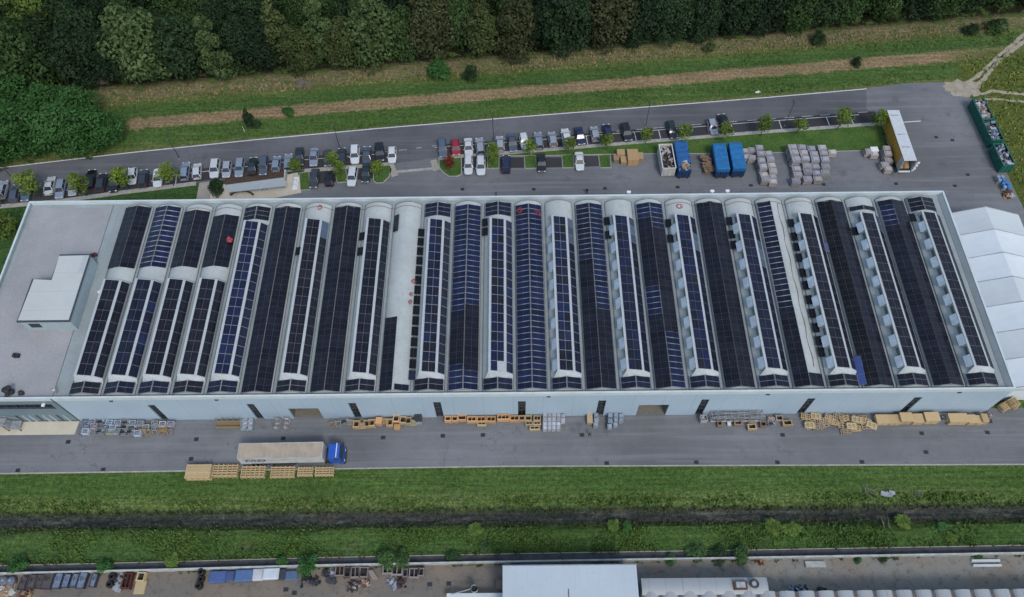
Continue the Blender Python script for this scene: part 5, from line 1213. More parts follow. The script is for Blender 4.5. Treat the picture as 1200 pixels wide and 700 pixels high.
for k in range(6):
    y = -1.4+k*.56; MB().tube([(-.35, y, .05), (-.35, y, .75), (-.2, y, .88), (.2, y, .88), (.35, y, .75), (.35, y, .05)], .035, 6).build('hoop', 'steel' if k % 2 else 'white', bk)
# items on the roof
def bag(loc, label, mat, s=1.0, seed=1, n=7):
    r = random.Random(seed); mb = MB()
    for k in range(n):
        c = Vector((r.uniform(-.4, .4)*s, r.uniform(-.25, .25)*s, .2*s+.12*s*k*r.random())); rad = r.uniform(.22, .38)*s; rings = []
        for a in range(6): t = -1.5+3*a/5; rings.append([tuple(c+Vector((rad*math.cos(t)*math.cos(b*math.pi/4)*r.uniform(.9, 1.1), rad*math.cos(t)*math.sin(b*math.pi/4), rad*.8*math.sin(t)))) for b in range(8)])
        mb.loft(rings)
    o = mb.build('tool_bag', mat, loc=loc, smooth=True); return tag(o, label, 'bag')
q = at(12.5, 463.5, ROOFZ); bag((q.x, q.y+.25, ROOFZ+.03), 'larger dark heap of sacks on the office roof beside the parapet', 'scrapdark', 1.5, 4, 9); q = at(25, 464, ROOFZ); bag((q.x, q.y+.25, ROOFZ+.03), 'smaller dark sack on the office roof beside the parapet', 'scrapdark', .95, 5, 5)
q = at(110.5, 300.5, ROOFZ); bag((q.x, q.y, ROOFZ+.03), 'dark red bag at the north east corner of the rooftop hut', wear('dark_red_fabric', (.08, .02, .03), .8), 1.2, 6, 5)
q = at(270.5, 282.5, ROOFZ+1.0); o = bag((q.x, q.y, VZ+.95), 'bright red bundle lying on the dark panels of the fourth vault', 'red', 1.05, 7, 8)
def coil(loc, label, seed, r0=.45, tilt=0.0):
    r = random.Random(seed); mb = MB()
    for k in range(3):
        c = (r.uniform(-.15, .15), r.uniform(-.25, .25)); rad = r0*r.uniform(.6, 1); mb.tube([(c[0]+rad*r.uniform(.55, 1.25)*math.cos(a*.9+k), c[1]+rad*r.uniform(.6, 1.3)*math.sin(a*.9+k), .05+.03*k+.02*r.random()) for a in range(9)], .035, 6)
    o = mb.build('rope_coil', 'red', loc=loc); o.rotation_euler.y = tilt; return tag(o, label, 'rope')
xc10 = 2.42+PITCHX*9+VW/2
for px, py, l in ((483.8, 328.2, 'red rope coil, northernmost of three on the bare vault strip'), (481.2, 344.8, 'red rope coil, middle one of three on the bare vault strip'), (480.6, 353.5, 'red rope coil, southernmost of three on the bare vault strip')):
    q = at(px, py, VZ+.9); coil((q.x, q.y, VZ+arch(max(-2.3, min(2.3, q.x-xc10)))+.02), l, int(px), .42, .18)
for px, py, l in ((609.5, 247, 'red rope bundle on the left slope of the blue panelled vault'), (630, 250, 'red rope bundle on the right slope of the blue panelled vault'), (374.5, 244.5, 'red rope bundle on the bare north end of the seventh vault'), (796, 243, 'faded red rope bundle on the bare north end of the nineteenth vault')):
    q = at(px, py, VZ+.95); o = coil((q.x, q.y, VZ+.98), l, int(px), .55, .3 if px in (630,) else (-.3 if px == 609.5 else 0))
def loose_panel(loc, rx, ry, rz, label, col, group=None):
    mb = MB(); mb.quad([(-.55, -.9, .04), (.55, -.9, .04), (.55, .9, .04), (-.55, .9, .04)], 0, [(0, 0), (1, 0), (1, 1), (0, 1)], (*col, .3))
    mb.quad([(-.55, -.9, 0), (-.55, .9, 0), (.55, .9, 0), (.55, -.9, 0)], 1)
    for a, b in (((-.55, -.9), (.55, -.9)), ((.55, -.9), (.55, .9)), ((.55, .9), (-.55, .9)), ((-.55, .9), (-.55, -.9))): mb.quad([(*a, 0), (*b, 0), (*b, .04), (*a, .04)], 1)
    o = mb.build('solar_panel', ['module', 'steel'], loc=loc, fixn=False); o.rotation_euler = (rx, ry, rz); return tag(o, label, 'solar panel', group)
for px, py, l in ((1005.5, 424, 'loose blue solar panel leaning in the valley gutter, northernmost of three'), (1007.5, 434, 'loose blue solar panel leaning in the valley gutter, middle one of three'), (1010, 445, 'loose blue solar panel leaning in the valley gutter, southernmost of three'), (967.5, 290, 'loose purple-blue solar panel lying near the north end of a valley gutter')):
    q = at(px, py, VZ+.7); loose_panel((q.x, q.y, VZ+.72), 0, -.5 if px > 1000 else .25, 0, l, (.045, .075, .22) if px > 1000 else (.07, .075, .16))  # blue cells brightened: sky reflection is put into their colour
mp = MB(); mp.tube([(0, 0, 0), (0, 0, 1.25), (0, 0, 1.35)], [.07, .07, .03], 8); mp.tube([(0, 0, .9), (0, 0, 1.1)], .075, 8, 1); o = mp.build('marker_post', ['white', 'scrapdark']); q = at(286.5, 154, 0); o.location = (q.x, q.y, 0); tag(o, 'thin white marker post on the verge beside the conical shrub', 'post')
o = MB().box((0, 0, .1), (1.3, .35, .05), .3, 0, .1, .15).box((.3, .15, .14), (.7, .4, .04), -.4, 0, -.2, .1).build('sheet_litter', 'white'); q = at(888, 108.5, 0); o.location = (q.x, q.y, 0); tag(o, 'scrap of white sheeting lying on the verge north of the road', 'litter')
q = at(20.5, 418, ROOFZ); o = MB().bx(-.45, .45, -.3, .3, 0, .5).bx(-.5, -.1, -.35, .35, .5, .62).build('roof_outlet', 'scrapdark', None, (q.x, q.y, ROOFZ+.03)); tag(o, 'small dark outlet box in the middle of the office gravel roof', 'roof outlet')
# people
def person(loc, rz, label, top, legs, hair=True, stride=.22):
    J = dict(pel=(0, 0, .95), sp=(0, .01, 1.18), ch=(0, .0, 1.38), nk=(0, .01, 1.52), hd=(0, .02, 1.62), ht=(0, .0, 1.74), hl=(-.10, 0, .90), kl=(-.11, .06+stride*.3, .50), al=(-.11, stride*.4-.05, .09), tl=(-.12, stride*.4+.12, .04), hr=(.10, 0, .90), kr=(.11, .05-stride*.2, .50), ar=(.11, -stride*.8, .10), tr=(.12, -stride*.8+.17, .04), sl=(-.19, 0, 1.42), el=(-.25, -.04, 1.14), wl=(-.24, .10, .92), fl=(-.23, .14, .82), sr=(.19, 0, 1.42), er=(.25, .0, 1.14), wr=(.23, .16, .96), fr=(.21, .22, .87))
    E_ = [('pel', 'sp'), ('sp', 'ch'), ('ch', 'nk'), ('nk', 'hd'), ('hd', 'ht'), ('pel', 'hl'), ('hl', 'kl'), ('kl', 'al'), ('al', 'tl'), ('pel', 'hr'), ('hr', 'kr'), ('kr', 'ar'), ('ar', 'tr'), ('ch', 'sl'), ('sl', 'el'), ('el', 'wl'), ('wl', 'fl'), ('ch', 'sr'), ('sr', 'er'), ('er', 'wr'), ('wr', 'fr')]
    RD = dict(pel=.14, sp=.13, ch=.15, nk=.055, hd=.095, ht=.075, hl=.09, kl=.065, al=.045, tl=.04, hr=.09, kr=.065, ar=.045, tr=.04, sl=.065, el=.048, wl=.035, fl=.04, sr=.065, er=.048, wr=.035, fr=.04)
    ks = list(J); me = bpy.data.meshes.new('person'); me.from_pydata([J[k] for k in ks], [(ks.index(a), ks.index(b)) for a, b in E_], [])
    o = link('person', me); md = o.modifiers.new('s', 'SKIN'); sv = me.skin_vertices[0].data
    for k, s in zip(ks, sv): s.radius = (RD[k]*(1.15 if k in ('ch', 'pel', 'sp') else 1), RD[k]*(.8 if k in ('ch', 'pel', 'sp') else 1)); s.use_root = k == 'pel'
    o.modifiers.new('u', 'SUBSURF').levels = 2
    dg = bpy.context.evaluated_depsgraph_get(); m2 = bpy.data.meshes.new_from_object(o.evaluated_get(dg)); bpy.data.objects.remove(o)
    for x in ('skin', top, legs, 'hair'): m2.materials.append(M[x] if isinstance(x, str) else x)
    for p in m2.polygons:
        c = p.center; p.use_smooth = True
        p.material_index = 3 if c.z < .10 or (c.z > 1.64 and c.y < .06) else (2 if c.z < .96 and abs(c.x) < .19 else (1 if .93 < c.z < 1.50 else 0))
    o = link('person', m2, None, loc, rz); return tag(o, label, 'person')
bl1 = wear('black_cloth', (.012, .012, .016), .9); wt = wear('white_cloth', (.5, .48, .47), .9); pk = wear('dusty_pink_cloth', (.36, .22, .21), .9); nv = wear('navy_cloth', (.02, .022, .04), .9)
q = at(687.5, 228, 0); person((q.x, q.y+.2, .02), 2.8, 'person in black clothes walking close to the back wall of the factory', bl1, bl1)
q = at(691, 511, 0); person((q.x, q.y, .02), .6, 'person in dark clothes on the service road near the grey stacks', nv, bl1)
q = at(67.5, 462, ROOFZ); person((q.x, q.y+.2, ROOFZ+.03), 1.2, 'person with dark hair, white top and pink trousers on the roof edge', wt, pk, stride=.1)
# office steps and landings at the west end of the front
for n, (x0, x1, y0, y1, z0, z1) in enumerate([(-16.8, -13.0, -1.5, -.1, 3.4, 3.55), (-14.2, -11.6, -1.7, -.1, 2.3, 2.45), (-12.2, -9.6, -1.8, -.1, 1.2, 1.35)]):
    pass
st = tag(empty('external_stair', (-12.5, -1.0, 0)), 'grey steel external stair with landings against the office wall', 'stair')
for n, (x, z) in enumerate(((-4.2, 4.4), (-1.8, 3.2), (.4, 2.0), (2.4, .9))): MB().box((x, 0, z), (2.0, 1.5, .1)).build('landing', 'steel', st)
mb = MB()
for n in range(3):
    xa, za = (-4.2+1, -1.8+1, .4+1)[n], (4.4, 3.2, 2.0)[n]
    for k in range(5): mb.box((xa+.1*k-.0, 0, za-.22*(k+1)), (.28, 1.3, .05))
mb.build('tread', 'steel', st); mb = MB()
for yy in (-.75, .72):
    for (xa, za), (xb, zb) in (((-5.2, 5.4), (-3.2, 5.4)), ((-3.2, 5.4), (-2.8, 4.2)), ((-2.8, 4.2), (-.8, 4.2)), ((-.8, 4.2), (-.6, 3.0)), ((-.6, 3.0), (1.4, 3.0)), ((1.4, 3.0), (3.4, 1.8))): mb.bar((xa, yy, za), (xb, yy, zb), .06)
    for x, z in ((-5.2, 4.4), (-3.2, 4.4), (-2.8, 3.2), (-.8, 3.2), (-.6, 2.0), (1.4, 2.0), (3.4, .9)): mb.bar((x, yy, z), (x, yy, z+1.0), .05)
mb.build('handrail', 'steel', st)
for x, z in ((-5.1, 4.35), (-3.3, 4.35), (-.9, 3.15), (1.3, 1.95), (3.3, .85)): MB().bar((x, -.7, 0), (x, -.7, z), .1).build('support', 'darksteel', st)

# ================================================================== TREES, SHRUBS, TALL GRASS
def crown(seed, rx, h0, h1, lobes, leaves, size, shape='round', up=.35):
    """many leaf sprays spread over overlapping lobes; gaps stay between the lobes"""
    r = random.Random(seed); L_ = []
    for k in range(lobes):
        f = (k+.5)/lobes; z = h0+(h1-h0)*f
        prof = {'round': math.sin(math.pi*min(.97, f*.74+.22))**.75, 'tall': .92-.5*f*f, 'cone': 1.0-.85*f, 'bush': (.75+.45*((k*7) % 3)/2)*math.cos(f*1.2)}[shape]
        a = k*2.4+r.uniform(-.5, .5); d = rx*prof*r.uniform(.35, .72) if k < lobes-1 else 0
        L_.append((Vector((d*math.cos(a), d*math.sin(a), z)), rx*prof*r.uniform(.34, .50)+.12*rx))
    wts = [q[1]**2 for q in L_]; mb = MB()
    for _ in range(leaves):
        c, rad = r.choices(L_, wts)[0]
        v = Vector((r.gauss(0, 1), r.gauss(0, 1), r.gauss(up, 1))).normalized(); p = c+v*rad*(r.uniform(.55, 1.08)**.6)
        if p.z < h0*.5: continue
        n = (v+Vector((r.uniform(-.8, .8), r.uniform(-.8, .8), r.uniform(-.3, .9)))).normalized()
        a = n.cross(Vector((r.uniform(-1, 1), r.uniform(-1, 1), r.uniform(-1, 1)))).normalized(); b = n.cross(a); s = size*r.uniform(.55, 1.35); w = s*r.uniform(.4, .75)
        mb.quad([p-a*s*.5, p-b*w*.5+n*s*.12, p+a*s*.5, p+b*w*.5+n*s*.10])
    return mb.mesh('crown', 'leaf')
def trunk_mesh(h, r0, h1, spread, seed):
    r = random.Random(seed); mb = MB(); mb.tube([(0, 0, -.1), (.05, 0, h*.3), (0, .08, h*.65), (.05, .05, h)], [r0*1.2, r0*.9, r0*.6, r0*.22], 8)
    for k in range(7):
        a = k*2.4; z = h*(.28+.09*k); mb.tube([(0, 0, z), (spread*.5*math.cos(a), spread*.5*math.sin(a), z+spread*.35), (spread*.9*math.cos(a), spread*.9*math.sin(a), z+spread*.55)], [r0*.42, r0*.26, r0*.08], 6)
    return mb.mesh('trunk', 'bark')
CR = {}
for k in range(4): CR['round', k] = (crown(k+1, 4.6, .9, 12.2, 18, 4200, .62), trunk_mesh(10.5, .24, 0, 2.6, k))
for k in range(2): CR['tall', k] = (crown(k+11, 2.9, .8, 14.0, 16, 2800, .60, 'tall'), trunk_mesh(12.5, .2, 0, 1.7, k+5))
for k in range(2): CR['bush', k] = (crown(k+21, 1.75, .3, 2.6, 14, 1300, .40, 'bush', .6), trunk_mesh(2.2, .07, 0, 1.0, k+9))
for k in range(2): CR['cone', k] = (crown(k+25, 1.0, .4, 3.6, 9, 1000, .30, 'cone'), trunk_mesh(2.8, .06, 0, .5, k+12))
for k in range(3): CR['young', k] = (crown(k+31, 1.25, 2.0, 4.5, 9, 620, .30), trunk_mesh(3.9, .05, 0, .8, k+15))
rtree = random.Random(31)
def tree(name, kind, k, loc, s, col, label, cat='tree', group=None, sz=1.0):
    t = tag(empty(name, loc, rtree.uniform(0, 6.28)), label, cat, group); t.scale = (s, s, s*sz)
    j = rtree.uniform(.85, 1.15); c, tr = CR[kind, k]; link('trunk', tr, t); link('crown', c, t, None, 0, tuple(v*j for v in col)); return t
TC = dict(mid=(.068, .118, .050), dark=(.042, .074, .040), light=(.108, .160, .072), lime=(.125, .185, .052), olive=(.092, .116, .052), brown=(.082, .092, .050), bright=(.062, .145, .052), deep=(.033, .057, .034))
TW = dict(mid='mid green', dark='dark green', light='pale green', lime='yellow green', olive='olive green', brown='brownish', bright='bright green', deep='deep green')
FR = [(48, 116, 62, 'mid', 'round'), (14, 92, 52, 'dark', 'round'), (105, 106, 50, 'dark', 'round'), (62, 62, 60, 'lime', 'round'), (176, 106, 66, 'light', 'round'), (140, 62, 44, 'deep', 'round'), (165, 60, 42, 'mid', 'round'), (224, 99, 54, 'dark', 'round'), (263, 99, 37, 'light', 'tall'), (292, 86, 42, 'dark', 'round'), (314, 84, 38, 'deep', 'round'), (335, 78, 36, 'olive', 'tall'), (360, 62, 34, 'mid', 'round'), (382, 76, 36, 'light', 'tall'), (408, 84, 40, 'olive', 'round'), (441, 89, 62, 'light', 'round'), (476, 72, 42, 'mid', 'round'), (506, 75, 56, 'brown', 'round'), (540, 60, 40, 'mid', 'round'), (565, 73, 42, 'olive', 'round'), (606, 74, 52, 'brown', 'round'), (636, 60, 40, 'deep', 'round'), (661, 68, 56, 'dark', 'round'), (711, 66, 58, 'brown', 'round'), (745, 58, 38, 'deep', 'round'), (778, 57, 50, 'dark', 'round'), (818, 36, 44, 'mid', 'round'), (858, 49, 48, 'dark', 'round'), (892, 44, 46, 'deep', 'round'), (926, 41, 52, 'mid', 'round'), (957, 38, 40, 'dark', 'tall'), (990, 33, 42, 'mid', 'round'), (1026, 29, 46, 'mid', 'round'), (1065, 27, 44, 'dark', 'round'), (1096, 26, 42, 'mid', 'round'), (1131, 18, 44, 'dark', 'round'), (1166, 14, 44, 'mid', 'round'), (1197, 9, 42, 'dark', 'round')]
for n, (px, py, w, c, k) in enumerate(FR):
    q = at(px, py-w*.22, 0); wm = w/5.35; base = 8.6 if k == 'round' else 5.8; s = wm/base
    sz = {'round': 1.0, 'tall': .95}[k]
    if k == 'round' and s < .95: sz = min(1.35, .98/s)
    tree('forest_tree', k, (n % 4) if k == 'round' else n % 2, (q.x, q.y, -.03), s, TC[c], f"{TW[c]} {'slender ' if k == 'tall' else ''}broadleaf tree at the forest edge, {ORD[n+1]} from the left", 'tree', 'trees along the forest edge', sz)
# the wood behind: rows at a closer spacing, tops only
rw = random.Random(77); spots = [Vector(at(px, py-w*.22, 0)).to_2d() for px, py, w, c, k in FR]
nfill = 0
for row in range(5):
    x = -58+rw.uniform(0, 4)
    while x < 222:
        v = 80.5+row*5.6+rw.uniform(-1.8, 1.8); y = v+.0975*x; p = Vector((x, y)); x += rw.uniform(4.6, 8.2)
        edge = 81 if p.x < 20 else 80
        if min((p-q).length for q in spots) < 4.4: continue
        spots.append(p); c = rw.choice(['dark', 'dark', 'deep', 'deep', 'mid', 'mid', 'olive', 'dark']); nfill += 1
        tree('forest_tree', 'round', rw.randrange(4), (p.x, p.y, -.03), rw.uniform(.72, 1.05), TC[c], 'broadleaf tree in the dense wood behind the front row of forest trees', 'tree', 'trees deep in the wood', rw.uniform(.95, 1.25))
LB_ = [(14, 158, 52), (50, 168, 56), (86, 164, 52), (116, 166, 50), (134, 160, 36), (28, 128, 50), (72, 138, 48), (104, 140, 44), (0, 186, 46), (-22, 160, 54), (-30, 190, 50)]
LB_.sort()
for n, (px, py, w) in enumerate(LB_):
    q = at(px, py-2, 0); s = w/5.5/8.4; tree('broadleaf_bush', 'round', n % 4, (q.x, q.y-1.2, -.03), s, TC['bright'], f'bright green bushy tree in the western roadside clump, {ORD[n+1]} from the left', 'tree', 'bright green clump beside the road', .72)
SH = [(295, 152, 'cone', 20, 'dark', 'dark green conical shrub alone on the verge by the road'), (338, 137, 'bush', 17, 'bright', 'small green bush growing in the mown hay strip'), (1003, 78, 'bush', 17, 'dark', 'small dark bush on the hay strip in the east'), (958, 53, 'bush', 24, 'dark', 'dark bush at the foot of the eastern forest edge'), (1138, 43, 'bush', 24, 'dark', 'dark round bush near the eastern end of the forest edge'), (1166, 40, 'bush', 28, 'mid', 'mid green round bush by the dirt track in the north east'), (516, 95, 'bush', 38, 'bright', 'bright green bush in front of the brownish forest trees'), (551, 94, 'bush', 24, 'dark', 'small dark bush right of the bright green bush'), (832, 62, 'bush', 20, 'olive', 'olive bush on the dry grass below the dark forest trees'), (9, 275, 'bush', 34, 'lime', 'bright green bush on the west lawn beside the office'), (254, 227, 'bush', 25, 'dark', 'dark green shrub at the corner of the entrance terrace'),
      (22, 671, 'bush', 26, 'bright', 'bright green bush growing over the drain wall at the far west'), (124, 671, 'bush', 24, 'bright', 'leafy green bush over the drain wall near the rusty crates'), (203, 664, 'bush', 22, 'lime', 'low yellow green weed clump beside the drain'), (330, 664, 'bush', 18, 'bright', 'small bright bush at the drain behind the white lids'), (362, 672, 'bush', 30, 'bright', 'large bright green bush hanging over the wall by the dark scrap'), (452, 664, 'bush', 30, 'mid', 'left half of the green thicket over the drain behind the framed crates'), (472, 663, 'bush', 26, 'mid', 'right half of the green thicket over the drain behind the framed crates'), (530, 660, 'bush', 24, 'dark', 'dark bush clump over the drain left of the corrugated shed'), (556, 627, 'bush', 20, 'lime', 'lime green weed clump on the grass south of the ditch'), (570, 649, 'bush', 20, 'mid', 'mid green weed clump above the corrugated shed'), (785, 660, 'bush', 16, 'bright', 'small bright bush at the wall right of the corrugated shed'), (818, 656, 'bush', 30, 'mid', 'wide dark bush clump covering the wall above the long roof'), (842, 657, 'bush', 26, 'dark', 'dark bush clump touching the wide dark bush on its right'), (868, 660, 'bush', 28, 'mid', 'spiky green bush over the wall near the roof fan'), (720, 621, 'bush', 18, 'lime', 'lime green clump on the ditch bank above the shed, left one'), (735, 620, 'bush', 16, 'bright', 'bright green clump on the ditch bank above the shed, right one'), (905, 624, 'bush', 24, 'lime', 'left of two lime green clumps on the ditch bank in the east'), (930, 627, 'bush', 26, 'lime', 'right of two lime green clumps on the ditch bank in the east'), (1058, 618, 'bush', 22, 'lime', 'lime green clump beside the pale branch on the ditch bank'), (1104, 622, 'bush', 16, 'bright', 'upper bright clump on the eastern ditch bank'), (1116, 634, 'bush', 16, 'lime', 'lower lime clump on the eastern ditch bank'), (1005, 659, 'bush', 12, 'bright', 'tiny bush on the wall right of the grey slab'), (1035, 658, 'bush', 14, 'dark', 'flat dark weed clump on top of the eastern wall'), (1146, 655, 'bush', 12, 'bright', 'tiny bush at the wall beside the pale girders')]
for n, (px, py, k, w, c, l) in enumerate(SH):
    q = at(px, py, 0); flat = (.30 if 'ditch bank' in l or 'south of the ditch' in l else .45) if 'clump' in l else (.75 if py > 500 else .95)
    tree('shrub', k, n % 2, (q.x, q.y+w/16*.5, -.03), w/(6.6 if py < 500 else 8.8)/(3.7 if k == 'bush' else 1.9), tuple(v*(1.45 if py > 500 else 1.1) for v in TC[c]), l, 'shrub', None, flat)
YT = [(1, 243, 25, 'young tree on the lawn at the western edge of the picture'), (48, 232, 31, 'young yellow green tree hiding a white saloon in the western row'), (102, 230, 27, 'young yellow green tree among black cars in the western row'), (151.5, 222, 27, 'young yellow green tree between the black off-roader and a dark estate'), (204, 218, 26, 'young yellow green tree right of the last white car before the footpath'), (350, 205, 17, 'young green tree at the top of the leftmost grass island'), (392, 197, 17, 'young green tree on the second island, the rear of two'), (400, 206, 16, 'young green tree on the second island, the front of two'), (445, 207, 17, 'young yellow tree on the rounded island left of the yard gate'), (528, 203, 15, 'young red leaved tree on the rounded island right of the yard gate'), (577, 186, 17, 'young yellow green tree by the silver cars, at the back of its island'), (578, 195, 13, 'small young tree at the front of the island right of two white cars'), (621, 184, 18, 'young green tree in front of a white hatchback on the third eastern island'), (666, 180, 17, 'young green tree in front of a white estate car'), (710.5, 176, 17, 'young green tree in front of the navy hatchback'), (756, 169, 17, 'young green tree beside a street lamp left of the white container'), (798.5, 167, 19, 'young green tree behind the torn blue tarpaulin'), (846, 165, 19, 'young green tree behind the left bright blue container'), (891, 160, 21, 'young green tree behind the grey stacks, left of a street lamp'), (933.5, 158, 17, 'young green tree behind the big block of grey stacks'), (981, 152, 22, 'young green tree by the empty stalls, second from the east'), (1023, 153, 20, 'young green tree beside the ochre trailer')]
for n, (px, py, w, l) in enumerate(YT):
    q = at(px, py, 0); c = (.19, .26, .05) if n in (1, 2, 3, 4, 8) else ((.26, .06, .045) if n == 9 else (.165, .235, .055))
    s = w/6.6/(2.4 if w > 24 else 2.1); tree('young_tree', 'young', n % 3, (q.x, q.y, .02), s, c, l, 'tree', 'young trees of the car park', 1.0 if s < 1.1 else .8)
# dead brush in the forest edge and on the ditch bank
def twigs(name, loc, label, seed, n, size, flat=.5):
    r = random.Random(seed); mb = MB()
    for _ in range(n):
        a = r.uniform(0, 6.28); e = r.uniform(.1, 1.2)*flat; p = Vector((r.uniform(-.6, .6)*size, r.uniform(-.4, .4)*size, .05)); d = Vector((math.cos(a)*math.cos(e), math.sin(a)*math.cos(e), math.sin(e)))*size*r.uniform(.5, 1.3)
        mb.tube([p, p+d*.5+Vector((0, 0, .1)), p+d], [.06, .04, .015], 5)
    o = mb.build(name, 'twig', loc=loc); return tag(o, label, 'brush')
for px, py, l, n, s in ((357, 100, 'pale heap of dead branches on the dry grass at the forest edge', 60, 1.9), (120, 96, 'bare grey branches under the dark forest tree in the west', 40, 2.2), (1018, 577, 'pale dead branches lying on the grass north of the ditch', 12, 1.1), (1075, 582, 'thin pale branches beside the grey sheet on the ditch bank', 10, 1.2), (1040, 617, 'long pale branch on the ditch bank south of the water', 4, 1.6)):
    q = at(px, py, 0); twigs('dead_branches', (q.x, q.y, 0), l, int(px), n, s)
mb = MB(); r = random.Random(12)
for k in range(5): mb.box((r.uniform(-.8, .8), r.uniform(-.4, .4), .12+.05*k), (r.uniform(.8, 1.8), r.uniform(.4, .8), .03), r.uniform(-.5, .5), 0, r.uniform(-.25, .25), r.uniform(-.2, .2))
o = mb.build('metal_sheet', 'steel'); place(o, 1040, 581, .1, .1, 'crumpled grey sheets dumped on the grass beside the ditch', 'sheet metal')
# tall grass on the banks and verges: nobody could count it
def tufts(name, n, region, size, col, seed, label):
    r = random.Random(seed); mb = MB(); k = 0
    while k < n:
        p = region(r)
        if p is None: continue
        k += 1
        for b in range(3):
            a = r.uniform(0, 6.28); s = size*r.uniform(.5, 1.3); d = Vector((math.cos(a), math.sin(a), 0)); o = Vector((p[0]+r.uniform(-.2, .2), p[1]+r.uniform(-.2, .2), p[2])); w = d.cross(Vector((0, 0, 1)))*s*.28
            mb.quad([o-w, o+w, o+w*.5+d*s*.35+Vector((0, 0, s*.8)), o-w*.5+d*s*.35+Vector((0, 0, s*.8))])
    o = mb.build(name, 'blade', color=col, fixn=False); o['kind'] = 'stuff'; o['label'] = label; return o
def wallY(x):
    for a, b in zip(WALL, WALL[1:]):
        if a[0] <= x <= b[0]: return a[1]+(b[1]-a[1])*(x-a[0])/(b[0]-a[0])
    return -24
def south_bank(r):
    x = r.uniform(-14, 158); y = r.uniform(-22.6, -18.3) if r.random() < .75 else r.uniform(-15.0, -13.4)
    if y < wallY(x)+1.6: return None
    c = math.sin(x*.13+y*.7)+math.sin(x*.37)+r.uniform(-1, 1)
    return (x, y, -.04) if c > 0 else None
def ditch_line(r):
    x = r.uniform(-14, 158); y = r.choice([-15.5, -17.9])+r.gauss(0, .28); return (x, y, -.35)
def north_mead(r):
    x = r.uniform(-30, 185); v = r.choice([r.uniform(60.3, 65), r.uniform(69, 73)]); c = math.sin(x*.21)+math.sin(x*.07+v)+r.uniform(-1.2, 1.2); return (x, v+.0975*x, -.04) if c > .2 else None
def dry_mead(r): x = r.uniform(-20, 185); v = r.uniform(72.8, 77); return (x, v+.0975*x, -.04)
def east_mead(r): x = r.uniform(171.5, 205); y = r.uniform(20, 84); return (x, y, -.04) if x > 171.5 else None
def drain_weed(r):
    x = r.uniform(-10, 156); c = math.sin(x*.9)+math.sin(x*.31)+math.sin(x*2.1); return (x, wallY(x)+r.choice([1.55, -.1])+r.uniform(-.15, .25), 0) if c > .6 else None
tufts('tall_grass', 4200, south_bank, .42, (.095, .170, .048), 1, 'tall green grass and weeds along the ditch banks')
tufts('reeds', 1500, ditch_line, .45, (.06, .082, .045), 2, 'dark reeds fringing the ditch')
tufts('meadow_grass', 2600, north_mead, .36, (.085, .155, .052), 3, 'rough grass of the verge north of the road')
tufts('dry_grass', 1700, dry_mead, .42, (.25, .215, .125), 4, 'dry tan grass along the forest edge')
tufts('meadow_grass', 2200, east_mead, .5, (.20, .24, .070), 5, 'yellow green meadow grass in the east')
tufts('wall_weeds', 900, drain_weed, .38, (.085, .14, .05), 6, 'weeds growing along the drain wall')

# ================================================================== WORKS YARD IN THE SOUTH
def tub(w, d, h, fill):
    def f():
        t = empty('waste_skip'); mb = MB(); k = .86
        o = [(-w/2, -d/2), (w/2, -d/2), (w/2, d/2), (-w/2, d/2)]
        for a, b in zip(o, o[1:]+o[:1]): mb.hexa([(a[0]*k, a[1]*k, .1), (b[0]*k, b[1]*k, .1), (b[0]*k*.94, b[1]*k*.97, .1), (a[0]*k*.94, a[1]*k*.97, .1), (a[0], a[1], h), (b[0], b[1], h), (b[0]*.9, b[1]*.95, h), (a[0]*.9, a[1]*.95, h)])
        mb.bx(-w/2*k, w/2*k, -d/2*k, d/2*k, .08, .14); mb.build('body', 'paint', t)
        mb = MB(); mb.bx(-w/2*.88, w/2*.88, -d/2*.93, d/2*.93, h*.70, h*.78, 0); r = random.Random(3)
        for _ in range(8): mb.box((r.uniform(-.3, .3)*w, r.uniform(-.4, .4)*d, h*.8), (.3*w, .2*d, .08), r.uniform(0, 3), 0)
        mb.build('load', fill, t)
        for s in (-1, 1): MB().bx(-w*.42, w*.42, s*d*.36-.05, s*d*.36+.05, 0, .1).build('foot', 'darksteel', t)
        return t
    return f
sk = [(27.5, 684.5, 1.0, 1.9, 'brown'), (38, 682.5, 1.15, 2.0, 'brown'), (47, 682.5, .95, 2.0, 'brown'), (56.5, 681.5, 1.5, 2.5, 'brown'), (68.5, 681.5, 1.2, 2.3, 'blue'), (78.5, 681.5, 1.0, 2.0, 'blue'), (88, 681, .95, 2.0, 'blue'), (97, 681, 1.2, 2.4, 'blue'), (110.5, 681, .8, 2.0, 'blue')]
for n, (x, y, w, d, k) in enumerate(sk):
    o = proto(('sk', k), tub(1.1, 2.1, 1.0, 'scrapblue' if k == 'blue' else 'greybrown')); place(o, x, y, .6, -.06, f"{'blue-grey' if k == 'blue' else 'brown-grey'} open skip in the row by the drain wall, {ORD[n+1]} from the west", 'skip', 'skips in the works yard')
    o.scale = (w/1.1, d/2.1, 1)
    for ch in o.children: ch.color = (.045, .055, .085, 1) if k == 'blue' else (.075, .066, .07, 1)
def tank():
    t = empty('round_tank'); MB().tube([(0, 0, 0), (0, 0, .8), (0, 0, .95), (0, 0, 1.0)], [.62, .62, .5, .25], 18).build('body', 'paint', t, color=(.12, .13, .17)); MB().tube([(0, 0, 1.0), (0, 0, 1.1)], .18, 12).build('cap', 'steel', t); return t
for x, y, l in ((5, 681, 'round grey tank at the far west of the works yard'), (13.5, 681, 'round pale grey tank, second from the west in the works yard')): place(proto('tank', tank), x, y, .6, 0, l, 'tank')
